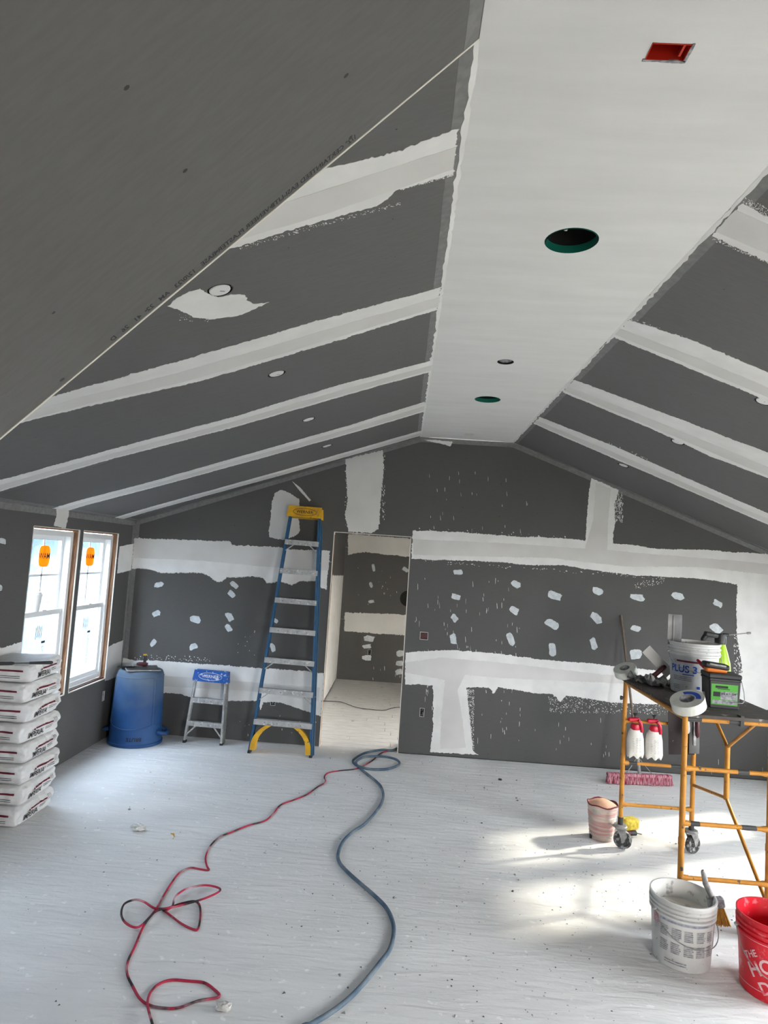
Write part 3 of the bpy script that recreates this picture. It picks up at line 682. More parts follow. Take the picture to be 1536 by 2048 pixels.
MB().disc(hall3(HH, -.012), .14, 24, Matrix.Rotation(math.pi/2, 3, 'X')).build('round_hole', M['hole'], hall)

# windows on the left wall
def window(idx, W, wall_x=XL, sgn=1, detail=True, screen=False):
    y0, y1, z0, z1 = W; X = lambda d: wall_x - sgn*d       # d = depth outward from the room face
    o = bpy.data.objects.new('window_%d' % idx, None); COL.objects.link(o); o.location = (X(.1), (y0+y1)/2, z0); struct(o)
    yc = (y0+y1)/2
    mb = MB()
    def bx(m_, d0, d1, a, b, c, e): m_.box(((X(d0)+X(d1))/2, (a+b)/2, (c+e)/2), (abs(d1-d0), b-a, e-c))
    bx(mb, T, .06, y0-.001, y0+.012, z0, z1); bx(mb, T, .06, y1-.012, y1+.001, z0, z1); bx(mb, T, .06, y0, y1, z1-.014, z1+.001)
    mb.build('rough_stud', M['stud'], o, world=True)
    mb = MB(); bx(mb, T, .055, y0, y1, z0-.001, z0+.012); mb.build('rough_sill', M['brown'], o, world=True)
    mb = MB(); bx(mb, -.001, T, y0, y1, z0-.006, z0+.002); bx(mb, -.001, T, y1-.002, y1+.005, z0, z1); bx(mb, -.001, T, y0, y1, z1-.002, z1+.003); bx(mb, -.001, T, y0-.004, y0+.002, z0, z1)
    mb.build('bare_edge', M['board_core'], o, world=True)
    fw = .045
    mb = MB()
    a, b, c, e = y0+.018, y1-.018, z0+.022, z1-.022
    for (p, q, r_, s_) in ((a, a+fw, c, e), (b-fw, b, c, e), (a+fw, b-fw, e-fw, e), (a+fw, b-fw, c, c+fw)): bx(mb, .045, .15, p, q, r_, s_)
    mb.build('window_frame', M['vinyl'], o, world=True)
    zm = 1.375
    def sash(d0, d1, zb, zt, name, grille):
        s_ = .042; m1 = MB(); A, B = a+fw-.004, b-fw+.004
        for (p, q, r_, t_) in ((A, A+s_, zb, zt), (B-s_, B, zb, zt), (A+s_, B-s_, zt-s_, zt), (A+s_, B-s_, zb, zb+s_)): bx(m1, d0, d1, p, q, r_, t_)
        so = m1.build(name, M['vinyl'], o, world=True)
        m1 = MB(); bx(m1, (d0+d1)/2-.002, (d0+d1)/2+.002, A+s_, B-s_, zb+s_, zt-s_); m1.build('pane', M['glass'], so, world=True)
        if sgn > 0: m1 = MB(); bx(m1, (d0+d1)/2+.004, (d0+d1)/2+.005, A+s_, B-s_, zb+s_, zt-s_); m1.build('protective_dimming_film', M['film'], so, world=True)  # lower sash has real film; elsewhere added to cut daylight
        if grille:
            m1 = MB(); mid = (d0+d1)/2-.006; bx(m1, mid-.006, mid+.002, (A+B)/2-.009, (A+B)/2+.009, zb+s_, zt-s_)
            m1.build('muntin', M['vinyl'], so, world=True)
            m1 = MB(); bx(m1, mid-.006, mid+.002, A+s_, B-s_, (zb+zt)/2-.009, (zb+zt)/2+.009); m1.build('muntin', M['vinyl'], so, world=True)
        return so, (A+B)/2, (d0+d1)/2
    up, ym, du = sash(.105, .135, zm-.02, e-fw+.004, 'upper_sash', True)
    lo, _, dl = sash(.065, .10, c+fw-.004, zm+.025, 'lower_sash', False)
    if screen:
        m1 = MB(); bx(m1, .143, .144, a+fw, b-fw, c+fw, e-fw); m1.build('dimming_screen', M['screen'], o, world=True)  # added sheet that dims the light coming through this window
    if detail:
        m1 = MB(); bx(m1, .05, .068, ym-.03, ym+.03, zm+.024, zm+.036); m1.build('latch', M['vinyl'], lo, world=True)
        # sticker on the upper pane
        m1 = MB(); R = Matrix.Rotation(sgn*math.pi/2, 3, 'Y')
        zs = 1.86; yc_ = ym+.0
        poly = [(yc_+.085*math.copysign(abs(math.cos(t))**.5, math.cos(t)), zs+.09*math.copysign(abs(math.sin(t))**.5, math.sin(t))) for t in [2*math.pi*k/24 for k in range(24)]]
        m1.prism(poly, lambda p, h: V((X(.098-h), p[0], p[1])), 0, .0006)
        st_ = m1.build('sticker', M['sticker'], o, world=True)
        m1 = MB(); put2d(m1, text2d('WAM', .07, .01), lambda x, y: V((X(.0968), yc_+x, zs+y))); m1.build('sticker_print', M['ink'], st_, world=True)
        # film print on the lower pane
        m1 = MB()
        random.seed(idx)
        put2d(m1, grid2d(-.03,.03,0,.02,1), lambda x, y: V((X(.079), ym+.08+x, 1.12+y)))
        for k in range(9):      # column of illegible strokes on the film
            put2d(m1, grid2d(-.014,.014,0,.004,1), lambda x, y: V((X(.079), ym+.08+x, 1.09-.032*k+y)))
            put2d(m1, grid2d(-.002,.002,-.012,.012,1), lambda x, y: V((X(.079), ym+.08+[-.01,.008,0][k % 3]+x, 1.08-.032*k+y)))
        m1.build('film_print', M['ink'], lo, world=True)
        m1 = MB()
        for k in range(5): put2d(m1, grid2d(-.05,.05,0,.006,1), lambda x, y: V((X(.079), ym-.02+y*1.5, 1.22+x)), at=(random.uniform(-.01,.01), -.02+.014*k))
        m1.build('film_print', M['greyink'], lo, world=True)
    return o
win1 = window(1, W1); win2 = window(2, W2)
for k, W in enumerate((W0B,)): window(7+k, W, detail=False)  # added out of view as a daylight source
for k, W in enumerate(WR): window(3+k, W, XR, -1, detail=False, screen=k < 2)  # first two carry the added dimming sheet; last two are added daylight openings
# neighbouring wall with foam boards outside the left windows
ow = struct(MB().box((-6.2, 3.4, .9), (.1, 18, 3.0)).build('wall_outside', M['white']))
for k in range(14):
    for j in range(2):
        MB().box((-6.14, -5.1+1.22*k+.6, -.55+1.45*j+.75), (.03, 1.212, 1.44)).build('foam_board', M['foam'], ow, world=False)
struct(MB().box((-5.6, 3.4, 2.46), (1.4, 18, .1)).build('sky_blocker', M['white']))  # unseen slab added to keep sky light off the foam boards
# portals help the daylight find the openings
def portal(c, sx, sy, n):
    l = bpy.data.lights.new('daylight_portal', 'AREA'); l.shape = 'RECTANGLE'; l.size = sx; l.size_y = sy; l.cycles.is_portal = True
    o = bpy.data.objects.new('daylight_portal', l); COL.objects.link(o); o.location = c
    o.rotation_euler = V(n).to_track_quat('-Z', 'Y').to_euler()
for W in (W1, W2, W0B): portal((XL-.165, (W[0]+W[1])/2, (W[2]+W[3])/2), W[1]-W[0], W[3]-W[2], (1,0,0))
for W in WR: portal((XR+.165, (W[0]+W[1])/2, (W[2]+W[3])/2), W[1]-W[0], W[3]-W[2], (-1,0,0))
portal(((BO[0]+BO[1])/2, YB-.17, (BO[2]+BO[3])/2), BO[1]-BO[0], BO[3]-BO[2], (0,1,0))
for W in HRW: portal((1.95, (W[0]+W[1])/2, (W[2]+W[3])/2), W[1]-W[0], W[3]-W[2], (-1,0,0))

# ceiling fittings
def big_can(c, r, label):
    o = thing('ceiling_box', (c[0], c[1], HC), label, 'ceiling box', 'round ceiling boxes in the white strip')
    mb = MB(); mb.lathe([(r-.001, -.001), (r-.001, .03), (r-.006, .03), (r-.006, -.001)], n=36); mb.build('ring', M['teal'], o)
    mb = MB(); mb.lathe([(r-.003, .03), (r-.003, .2), (0, .2)], n=36); mb.build('cavity', M['hole'], o)
    mb = MB(); mb.box((-.03, .02, .16), (.06, .1, .05)); mb.build('joist', M['stud'], o)
    mb = MB(); mb.tube([V((-.01,.05,.15)), V((-.005,.03,.09)), V((-.02,.01,.05)), V((-.03,.0,.045))], .004, 8); mb.build('wire', M['white'], o)
big_can(*BIG[0], 'large round ceiling box hole with teal rim and hanging wire, next to the red box')
big_can(*BIG[1], 'round ceiling box hole with teal rim in the white strip, nearer the gable wall')
o = thing('recessed_light', (*SMALL[0][0], HC), 'small round dark junction opening between the two teal ceiling boxes', 'light fitting')
mb = MB(); mb.lathe([(.054,-.001),(.054,.05),(0,.05)], n=24); mb.build('housing', M['hole'], o)
mb = MB(); mb.lathe([(.044,.012),(.036,.006),(.036,.014),(.0,.02)], n=20); mb.build('cover', M['greyink'], o)
o = thing('ceiling_plug', (*SMALL[1][0], HC), 'faint flat round cap in the white strip close to the gable wall', 'plug')
mb = MB(); mb.lathe([(.05,-.0),(.048,-.004),(0,-.005)], n=24); mb.build('disc', M['mud2'], o)
o = thing('red_ceiling_box', (.488, -5.5035, HC), 'rectangular red electrical box set into the white ceiling strip', 'electrical box')
mb = MB()
for c_, d_ in (((0,.0265,.03),(.1,.002,.064)),((0,-.0265,.03),(.1,.002,.064)),((-.049,0,.03),(.002,.055,.064)),((.049,0,.03),(.002,.055,.064)),((0,0,.062),(.1,.055,.002))): mb.box(c_, d_)
mb.build('box', M['redbox'], o)
mb = MB(); mb.box((.035,.0,.01),(.006,.04,.012)); mb.build('screw_tab', M['redbox'], o)
mb = MB(); mb.prism(rag(rect(-.056,.056,.0265,.034), .0015, .01, 3), lambda p, h: V((p[0], p[1], -h)), 0, .003); mb.prism(rag(rect(.05,.056,-.03,.03), .0015, .01, 4), lambda p, h: V((p[0], p[1], -h)), 0, .003); mb.build('plaster_rim', M['greyink'], o)
ords = ['first', 'second', 'third', 'fourth']
def can(c, to3, nv, label, grp):
    o = thing('recessed_light', to3(c, 0), label, 'recessed light', grp)
    R = nv.to_track_quat('Z', 'Y').to_matrix()
    MB().lathe([(can_r-.002,.001),(can_r-.002,-.06),(0,-.06)], n=24, R=R).build('housing', M['hole'], o)
    MB().lathe([(can_r-.008,-.001),(can_r-.010,.002),(0,.003),(0,-.004),(can_r-.008,-.004)], n=24, c=nv*-.002+V((0,.003,0)), R=R).build('cover', M['white'], o)
    mb = MB(); mb.box(nv*.002+V((.01,.0,-.001)), (.02,.002,.001)); mb.build('clip', M['ink'], o)
lab_l = ['round recessed light with a splash of plaster around it in the left ceiling slope'] + ['round recessed light in the left ceiling slope, %s from the gable wall' % ords[k] for k in (2,1,0)]
for c, l in zip(LC, lab_l): can(c, sl3, nL, l, 'recessed lights in the ceiling slopes')
for k, c in enumerate(RC): can(c, sr3, nR, 'round recessed light in the right ceiling slope, %s from the gable wall' % ords[k], 'recessed lights in the ceiling slopes')

# ================================================================== THINGS
# ---- bags of plaster
def bag_mesh(seed):
    n = 28; hx, hy, hz = .195, .240, .0675; vs = []; idx = {}; fs = []
    def P(c):
        r = .022; h = V((hx, hy, hz)); p = V((c[0]*hx, c[1]*hy, c[2]*hz))
        q = V([max(-(a-r), min(a-r, t)) for t, a in zip(p, h)]); d = p-q
        if d.length > 1e-9: p = q + d.normalized()*r
        k = abs(c[1])
        bl = 1-.07*abs(c[2])**3.0; p.x *= bl; p.y *= bl
        p.z *= 1-.06*k**4
        nn = V((p.x*14, p.y*14, p.z*20+seed*9))
        w_ = .007*noise.noise(nn)+.005*noise.noise(nn*2.6)
        p.x += (c[0])*w_*1.1 + .004*math.sin(p.z*60+seed)*(1 if c[0] > .9 else 0)
        p.y += c[1]*w_
        if c[0] > .8: p.x -= .011*math.exp(-((p.y-.055-.25*p.z)/.014)**2)*(.6+.4*math.sin(seed*2+p.z*40)) + .006*math.exp(-((p.y+.17-.3*p.z)/.012)**2)
        if c[1] > .5: p.x += .006*math.sin(p.z*95+seed*2)*(1 if c[0] > .8 else 0)
        if c[1] > .8: p.y += .028*max(0, c[2])*(.6+.4*noise.noise(V((p.x*9, seed, 2))))*(1.2 if c[0] > .3 else .4); p.z += .012*max(0,c[2])*max(0,c[0])
        if abs(c[2]) < .95: p.z += w_*.6
        return p
    def vid(i, j, k):
        key = (i, j, k)
        if key not in idx: idx[key] = len(vs); vs.append(P((2*i/n-1, 2*j/n-1, 2*k/n-1)))
        return idx[key]
    for a in range(n):
        for b in range(n):
            for (f0, e) in ((lambda i, j, e: vid(i, j, e), 0), (lambda i, j, e: vid(i, j, e), n), (lambda i, j, e: vid(i, e, j), 0), (lambda i, j, e: vid(i, e, j), n), (lambda i, j, e: vid(e, i, j), 0), (lambda i, j, e: vid(e, i, j), n)):
                q = (f0(a,b,e), f0(a+1,b,e), f0(a+1,b+1,e), f0(a,b+1,e))
                fs.append(q)
    return vs, fs
bags = []
for sd_ in range(4):
    vs_, fs_ = bag_mesh(sd_)
    bvh = BVHTree.FromPolygons([tuple(v) for v in vs_], fs_)
    def onx(y, z):
        h = bvh.ray_cast(V((.5, y, z)), V((-1,0,0))); return (h[0] if h[0] else V((.19,y,z)))+V((.0032,0,0))
    def ony(x, z):
        h = bvh.ray_cast(V((x, -.6, z)), V((0,1,0))); return (h[0] if h[0] else V((x,-.23,z)))+V((0,-.003,0))
    mb = MB(); mb.add(vs_, fs_, True); body = mb.build('bag_body', M['bag'])
    me = body.data; bm = bmesh.new(); bm.from_mesh(me); bmesh.ops.recalc_face_normals(bm, faces=bm.faces[:]); bm.to_mesh(me); bm.free()
    t = MB(); put2d(t, text2d('IMPERIAL', .056, .012), onx, at=(-.052,-.024), sx=.86)
    put2d(t, text2d('USG', .016, .01), onx, at=(-.095,.008))
    for yy_ in (-.008, -.020): put2d(t, grid2d(.06,.15,yy_,yy_+.0035,8), onx)
    for k in range(5): put2d(t, grid2d(.158,.188,.004+.008*k,.0055+.008*k,2), onx)
    for xx_ in (.156,.188): put2d(t, grid2d(xx_,xx_+.0018,.004,.038,1,3), onx)
    pr = t.build('lettering', M['ink'])
    t = MB(); put2d(t, grid2d(-.07,.145,.010,.022,14), onx); put2d(t, grid2d(-.085,-.072,.004,.018,2), onx, shear=-.4); stp = t.build('maroon_stripe', M['maroon'])
    t = MB(); put2d(t, grid2d(-.17,.14,.012,.025,12), ony); st2 = t.build('side_stripe', M['maroon'])
    t = MB()
    for yy_ in (-.020, -.033): put2d(t, grid2d(-.16,.12,yy_,yy_+.004,10), ony)
    st3_ = t.build('side_lines', M['ink'])
    bags.append((body, pr, stp, st2, st3_))
nth = ['lying on the floor, lowest', 'second from the floor', 'third from the floor', 'fourth from the floor', 'fifth from the floor', 'third from the top', 'second from the top', 'topmost']
random.seed(4)
cx_px = [32, 30, 34, 28, 24, 25, 22, 22]
for i in range(8):
    z = .0705+.1415*i
    c0 = hit(cx_px[i], 0, y=-2.5) if False else None
    xo = [-.0, .004, .012, -.004, -.03, -.035, -.06, -.075][i]
    o = thing('plaster_bag', (-2.852+max(xo, -.012), -2.275+[0,.01,.02,.015,.0,.01,-.015,-.02][i], z-.0705), 'white plaster bag printed IMPERIAL, %s in the stack by the window' % nth[i], 'bag', 'stacked plaster bags', rot=(0,0,math.radians([0,2.5,-2,2,-3,2.5,-2,4][i])))
    for src in bags[i % 4]:
        c = src if i < 4 else src.copy()
        if i >= 4: COL.objects.link(c)
        c.parent = o; c.location = (0,0,.0705)
ZT = .1415*8
def bt(u, v, z=ZT+.015): return hit(u, v, z=z)
o = thing('plaster_darby', bt(60,1326), 'long black handled finishing tool lying on top of the bag stack', 'tool')
a, b = V((-2.79,-2.16,ZT+.013)), V((-3.0,-2.42,ZT+.013))
P0, P1 = bt(106,1325), bt(-30,1328)
mb = MB(); d = (P1-P0); pts = [P0+d*t for t in (0,.02,.05,.2,.36)]; mb.tube(pts, [.006,.0115,.012,.011,.009], 12); mb.build('grip', M['blackp'], o, world=True)
mb = MB(); mb.tube([P0+d*.36, P0+d*.58], .005, 8); mb.build('shank', M['steel'], o, world=True)
mb = MB(); mb.tube([P0+d*.58, P0+d*.62, P0+d*1.0], [.008,.012,.012], 10); mb.build('rear_grip', M['blackp'], o, world=True)

# ---- blue barrel standing upside down
bx_, by_ = -2.735, -.29
o = thing('trash_barrel', (bx_, by_, 0), 'upturned dusty blue plastic barrel in the corner by the windows', 'barrel')
mb = MB()
prof = [(.262,0),(.268,.004),(.268,.028),(.258,.034),(.256,.05),(.254,.12),(.246,.30),(.238,.50),(.231,.66),(.224,.70),(.212,.725),(.19,.735),(.185,.728),(0,.728)]
mb.lathe(prof, n=56); body = mb.build('body', M['barrel'], o)
# raised panel outlines on the side
def bar_r(z):
    for (r0, z0), (r1, z1) in zip(prof[3:], prof[4:]):
        if z0 <= z <= z1: return r0+(r1-r0)*(z-z0)/(z1-z0)
    return .23
mb = MB()
for a0 in (-150, -30, 90):
    A = [math.radians(a0+t) for t in (4, 116)]
    loop = [(A[0], .66), (A[0], .21)] + [(A[0]+(A[1]-A[0])*t, .21-.035*math.sin(math.pi*t)) for t in [k/16 for k in range(1,16)]] + [(A[1], .21), (A[1], .66)] + [(A[1]+(A[0]-A[1])*t, .675) for t in [k/16 for k in range(0,17)]]
    mb.tube([V((bar_r(z)*math.cos(a), bar_r(z)*math.sin(a), z)) for a, z in loop], .005, 6)
mb.build('panel_rib', M['barrel'], body)
for s_ in (-1, 1):
    mb = MB(); a = math.radians(8)
    pts = [V((s_*.245, -.075, .13)), V((s_*.295, -.07, .12)), V((s_*.315, -.03, .11)), V((s_*.315, .03, .11)), V((s_*.295, .07, .12)), V((s_*.245, .075, .13))]
    mb.tube(pts, .019, 10); mb.build('handle', M['barrel'], o)
mb = MB(); ang0 = math.radians(-72)
def onb(x, y): a = ang0 + x/.258; z = .085+y; r = bar_r(z)+.002; return V((r*math.cos(a), r*math.sin(a), z))
put2d(mb, text2d('BRUTE', .05, .02), onb, rot=math.pi, sx=1.0); mb.build('lettering', M['ink'], body)
# tools on the barrel
zt = .736
o = thing('plaster_hawk', (bx_+.02, by_-.03, zt), 'square grey aluminium hawk lying on the upturned barrel', 'hawk', rot=(0,0,.5))
MB().rbox((0,0,.006), (.33,.30,.010), .003).build('plate', M['steel'], o)
MB().tube([V((-.16,-.15,.012)), V((.16,-.15,.012)), V((.16,.15,.012)), V((-.16,.15,.012)), V((-.16,-.15,.012))], .004, 6).build('rim', M['alu'], o)
o = thing('margin_trowel', (bx_-.02, by_-.02, zt+.0135), 'trowel with black and red grip lying on the hawk', 'trowel', rot=(0,0,.25))
MB().rbox((-.12,0,.004), (.17,.09,.004), .0015).build('blade', M['blackp'], o)
MB().tube([V((-.06,0,.006)), V((-.05,0,.03)), V((-.02,0,.033))], .005, 8).build('tang', M['steel'], o)
mb = MB(); mb.tube([V((-.025,0,.034)), V((0,0,.036)), V((.06,0,.036)), V((.085,0,.034))], [.012,.018,.02,.014], 12); mb.build('grip', M['brown'], o)
o = thing('chisel_brush', (bx_+.0, by_+.0, zt+.052), 'short upright black handled tool with gold collar on the barrel', 'tool')
o.location = (bx_+.005, by_+.06, zt+.0135)
MB().lathe([(0,0),(.022,0),(.024,.02),(.014,.05),(.016,.06),(.018,.115),(.016,.12),(0,.12)], n=16).build('grip', M['blackp'], o)
MB().lathe([(.0165,.112),(.0195,.114),(.0195,.126),(0,.128)], n=16).build('collar', M['yellow'], o)

# ---- ladders
def ladder(name, loc, rot, label, H, bw, tw, steps, capd, m_rail, m_step, m_cap, rear_top, feet, capw, text, textm):
    o = thing(name, loc, label, 'ladder', rot=rot)
    def xo(z): return (bw+(tw-bw)*z/H)/2
    rd, fw_ = (.07, .026) if H > 1.5 else (.05, .022)
    for s_ in (-1, 1):
        mb = MB()
        def q(x0, x1, y0, y1, z0=0, z1=H):
            vs = []
            for z in (z0, z1):
                X0 = s_*(xo(z)-x0); X1 = s_*(xo(z)-x1); vs += [(X0,y0,z),(X1,y0,z),(X1,y1,z),(X0,y1,z)]
            mb.add(vs, [(0,1,2,3),(7,6,5,4)]+[(i,(i+1)%4,4+(i+1)%4,4+i) for i in range(4)])
        q(0, .004, 0, rd); q(0, fw_, 0, .005); q(0, fw_, rd-.005, rd)
        r_ = mb.build('rail', m_rail, o)
        mb = MB(); mb.rbox((s_*(xo(0)-.012), rd/2, .008), (.03, rd+.006, .03), .004); mb.build('foot', M['blackp'], r_)
        mb = MB(); y0 = rd+.012
        def q2(x0, x1, ya, yb, z0, z1):
            vs = []
            for z in (z0, z1):
                X0 = s_*(xo(z)-x0); X1 = s_*(xo(z)-x1); vs += [(X0,ya,z),(X1,ya,z),(X1,yb,z),(X0,yb,z)]
            mb.add(vs, [(0,1,2,3),(7,6,5,4)]+[(i,(i+1)%4,4+(i+1)%4,4+i) for i in range(4)])
        k = -.012 if H > 1.5 else -.004
        q2(k, k+.004, y0, y0+.045, .01, rear_top); q2(k, k+.02, y0, y0+.004, .01, rear_top)
        mb.build('rear_rail', m_rail, o)
    lip = .05 if H > 1.5 else .045
    for z in steps:
        mb = MB(); w_ = 2*xo(z)-.012
        mb.box((0, rd/2+.004, z), (w_, rd+.012, .006)); mb.box((0, -.001, z-lip/2), (w_, .006, lip)); mb.box((0, rd+.006, z-lip*.35), (w_, .004, lip*.7))
        st = mb.build('step', m_step, o)
        mb = MB()
        for kx in (-.62, -.2, .2, .62): mb.lathe([(.006,0),(.005,.003),(0,.004)], c=(kx*w_/2, -.004, z-lip*.5), n=8, R=Matrix.Rotation(math.pi/2, 3, 'X'))
        stuff(mb.build('rivets', M['zinc'], st))
        if H > 1.5: mb = MB(); mb.box((0, rd+.035, z-.02), (w_*.92, .004, .03)); mb.build('rear_bar', m_step, o)
    # diagonal braces under the lower steps
    for z in (steps[:1] if H < 1.5 else steps[1:3]+steps[-1:]):
        for s_ in (-1, 1):
            mb = MB(); x = xo(z); d_ = .11 if H > 1.5 else .13
            mb.tube([V((s_*(x-.008), .012, z-d_-.01)), V((s_*(x-.12 if H > 1.5 else x-.11), .012, z-.03))], .006 if H > 1.5 else .008, 6); mb.build('brace', m_step, o)
    if feet:
        z = steps[0]
        for s_ in (-1, 1):
            mb = MB(); xb = xo(.03); n = 8; vs = []
            for k in range(n+1):
                t = k/n; x_o = s_*(xb-.012-.165*t**1.6); z_o = .03+(z-.06)*(t**.62)
                wd = .055
                vs += [(x_o, -.004, z_o), (x_o-s_*wd*(1-.4*t), -.004, z_o-wd*.35*t-0.0), (x_o-s_*wd*(1-.4*t), rd, z_o-wd*.35*t), (x_o, rd, z_o)]
            fs = []
            for k in range(n):
                b = k*4; fs += [(b,b+1,b+5,b+4),(b+1,b+2,b+6,b+5),(b+2,b+3,b+7,b+6),(b+3,b,b+4,b+7)]
            fs += [(0,1,2,3),(n*4+3,n*4+2,n*4+1,n*4)]
            mb.add(vs, fs, True); mb.build('knee_brace', m_cap, o)
    ch, cdp = capd
    mb = MB(); hw = capw/2
    R_ = None
    poly = [(-hw-.012,-ch),(hw+.012,-ch),(hw,0),(-hw,0)]
    yb0, yb1 = -.012, cdp-.012
    vs = [(x, yb0, H+z) for x, z in poly]+[(x, yb1, H+z) for x, z in poly]
    mb.add(vs, [(0,1,2,3),(7,6,5,4)]+[(i,(i+1)%4,4+(i+1)%4,4+i) for i in range(4)])
    cap = mb.build('cap', m_cap, o)
    bv = cap.modifiers.new('bevel', 'BEVEL'); bv.width = .006; bv.segments = 2
    mb = MB(); put2d(mb, text2d('WERNER', ch*.42, .012), lambda x, y: V((x, yb0-.0015, H-ch*.52+y))); mb.build('lettering', M[textm[0]], cap)
    mb = MB(); n = 32; rx, rz = capw*.36, ch*.36
    for rr, yy_ in ((1.0, yb0-.0006),):
        if textm[1]: mb.add([(rx*math.cos(2*math.pi*k/n), yy_, H-ch*.52+rz*math.sin(2*math.pi*k/n)) for k in range(n)], [tuple(range(n))])
    if textm[1]: mb.build('emblem', M[textm[1]], cap)
    mb = MB()
    mb.tube([V((rx*math.cos(2*math.pi*k/n), yb0-.0012, H-ch*.52+rz*math.sin(2*math.pi*k/n))) for k in range(n+1)], .0022, 5, caps=False); mb.build('emblem_ring', M[textm[2]], cap)
    return o
stp_z = [.307*k+.02 for k in range(1, 8)]
LH = 2.53
ladder('step_ladder', (-1.222, -.40, 0), (-math.atan2(.24, 2.45), math.radians(.9), 0), 'tall blue fibreglass stepladder with yellow cap folded against the wall', LH, .645, .325, stp_z, (.105,.13), M['rail_blue'], M['alu'], M['yellow'], 2.36, True, .345, 'W', ('ink', None, 'ink'))
ladder('step_stool', (-2.06, -.215, 0), (-.1, math.radians(1.0), 0), 'small aluminium step stool with blue top beside the barrel', .735, .41, .335, [.215,.45], (.105,.10), M['alu'], M['alu'], M['stoolblue'], .66, False, .34, 'W', ('whiteink', None, 'whiteink'))

# ---- scaffold
A, B, C, D = V((1.628,-2.0,0)), V((2.15,-2.0,0)), V((1.59,-3.15,0)), V((2.085,-3.15,0))
ZP = 1.245
scf = thing('scaffold', (1.86,-2.58,0), 'yellow steel rolling scaffold tower with grey plywood platform', 'scaffold')
rr = .0165
def caster(post, p, ang, brake=None):
    R = Matrix.Rotation(ang, 3, 'Z')
    mb = MB(); mb.lathe([(.0,.172),(.045,.172),(.045,.164),(.05,.16),(.048,.150),(.03,.146),(0,.146)], c=p, n=20)
    for s_ in (-1, 1): 
        mb.add([p+R @ V((x, s_*.026, z)) for x, z in ((-.035,.155),(.035,.155),(.05,.1),(.03,.06),(.012,.056),(-.0,.1))]+[p+R @ V((x, s_*.030, z)) for x, z in ((-.035,.155),(.035,.155),(.05,.1),(.03,.06),(.012,.056),(-.0,.1))],
               [tuple(range(6)), tuple(range(11,5,-1))]+[(i,(i+1)%6,6+(i+1)%6,6+i) for i in range(6)])
    mb.box(p+R @ V((-.045,0,.152)), (.04,.03,.006), R=R @ Matrix.Rotation(.5,3,'Y'))
    cs_ = mb.build('caster', M['zinc'], scf, world=True)
    mb = MB(); Ry = R @ Matrix.Rotation(math.pi/2, 3, 'X')
    pr = [(.0,-.014),(.02,-.016),(.022,-.010),(.045,-.010),(.048,-.017),(.062,-.017),(.066,-.008),(.066,.008),(.062,.017),(.048,.017),(.045,.010),(.022,.010),(.02,.016),(0,.014)]
    mb.lathe(pr, c=p+R @ V((.02,0,.066)), n=28, R=Ry); mb.build('wheel', M['rubber'], cs_, world=True)
for k, p in enumerate((A, B, C, D)):
    lean = V((.012,0,0)) if k in (0,) else V((0,0,0))
    mb = MB(); mb.tube([p+V((0,0,.168)), p+V((0,0,ZP-.02))], rr, 14); po = mb.build('post', M['scaff'], scf, world=True)
    mb = MB(); mb.tube([p+V((0,0,.168)), p+V((0,0,.225))], rr+.003, 14); mb.build('socket', M['blacktape'] if k < 3 else M['orange'], po, world=True)
    mb = MB(); mb.tube([p+V((0,0,.50)), p+V((0,0,.54))], rr+.002, 14); mb.build('collar', M['scaff'], po, world=True)
    caster(po, p+V((0,0,0)), [-.35, .5, .8, 1.2][k])
for (p, q) in ((A, B), (C, D)):
    for z in (.318, .622, .932):
        mb = MB(); d = (q-p).normalized()
        mb.tube([p+V((0,0,z)), p+d*.03+V((0,0,z)), p+d*.05+V((0,0,z)), q-d*.05+V((0,0,z)), q-d*.03+V((0,0,z)), q+V((0,0,z))], [.019,.017,.0125,.0125,.017,.019], 12)
        rg = mb.build('rung', M['scaff'], scf, world=True)
        if z > .6:
            for t in ((.05,.2),(.68,.85)) if z < .7 else ((.62,.75),):
                mb = MB(); mb.tube([p+(q-p)*t[0]+V((0,0,z)), p+(q-p)*(t[0]*.6+t[1]*.4)+V((0,0,z)), p+(q-p)*t[1]+V((0,0,z))], [.0132,.0142,.0132], 10)
                mb.build('tape_wrap', M['blacktape'], rg, world=True)
    mb = MB(); mb.tube([p+V((0,0,ZP-.03)), q+V((0,0,ZP-.03))], .015, 12); tr = mb.build('top_bar', M['scaff'], scf, world=True)
    mb = MB(); mb.tube([p+(q-p)*.02+V((0,0,ZP-.03)), p+(q-p)*.18+V((0,0,ZP-.03))], .0165, 10); mb.build('tape_wrap', M['blacktape'], tr, world=True); mb = MB(); mb.tube([p+(q-p)*.5+V((0,0,ZP-.03)), p+(q-p)*.66+V((0,0,ZP-.03))], .0168, 10); mb.box(p+(q-p)*.64+V((0,0,ZP-.02)), (.02,.045,.06)); mb.build('tape_wrap', M['blacktape'], tr, world=True)
    for s_ in (p, q):
        pass
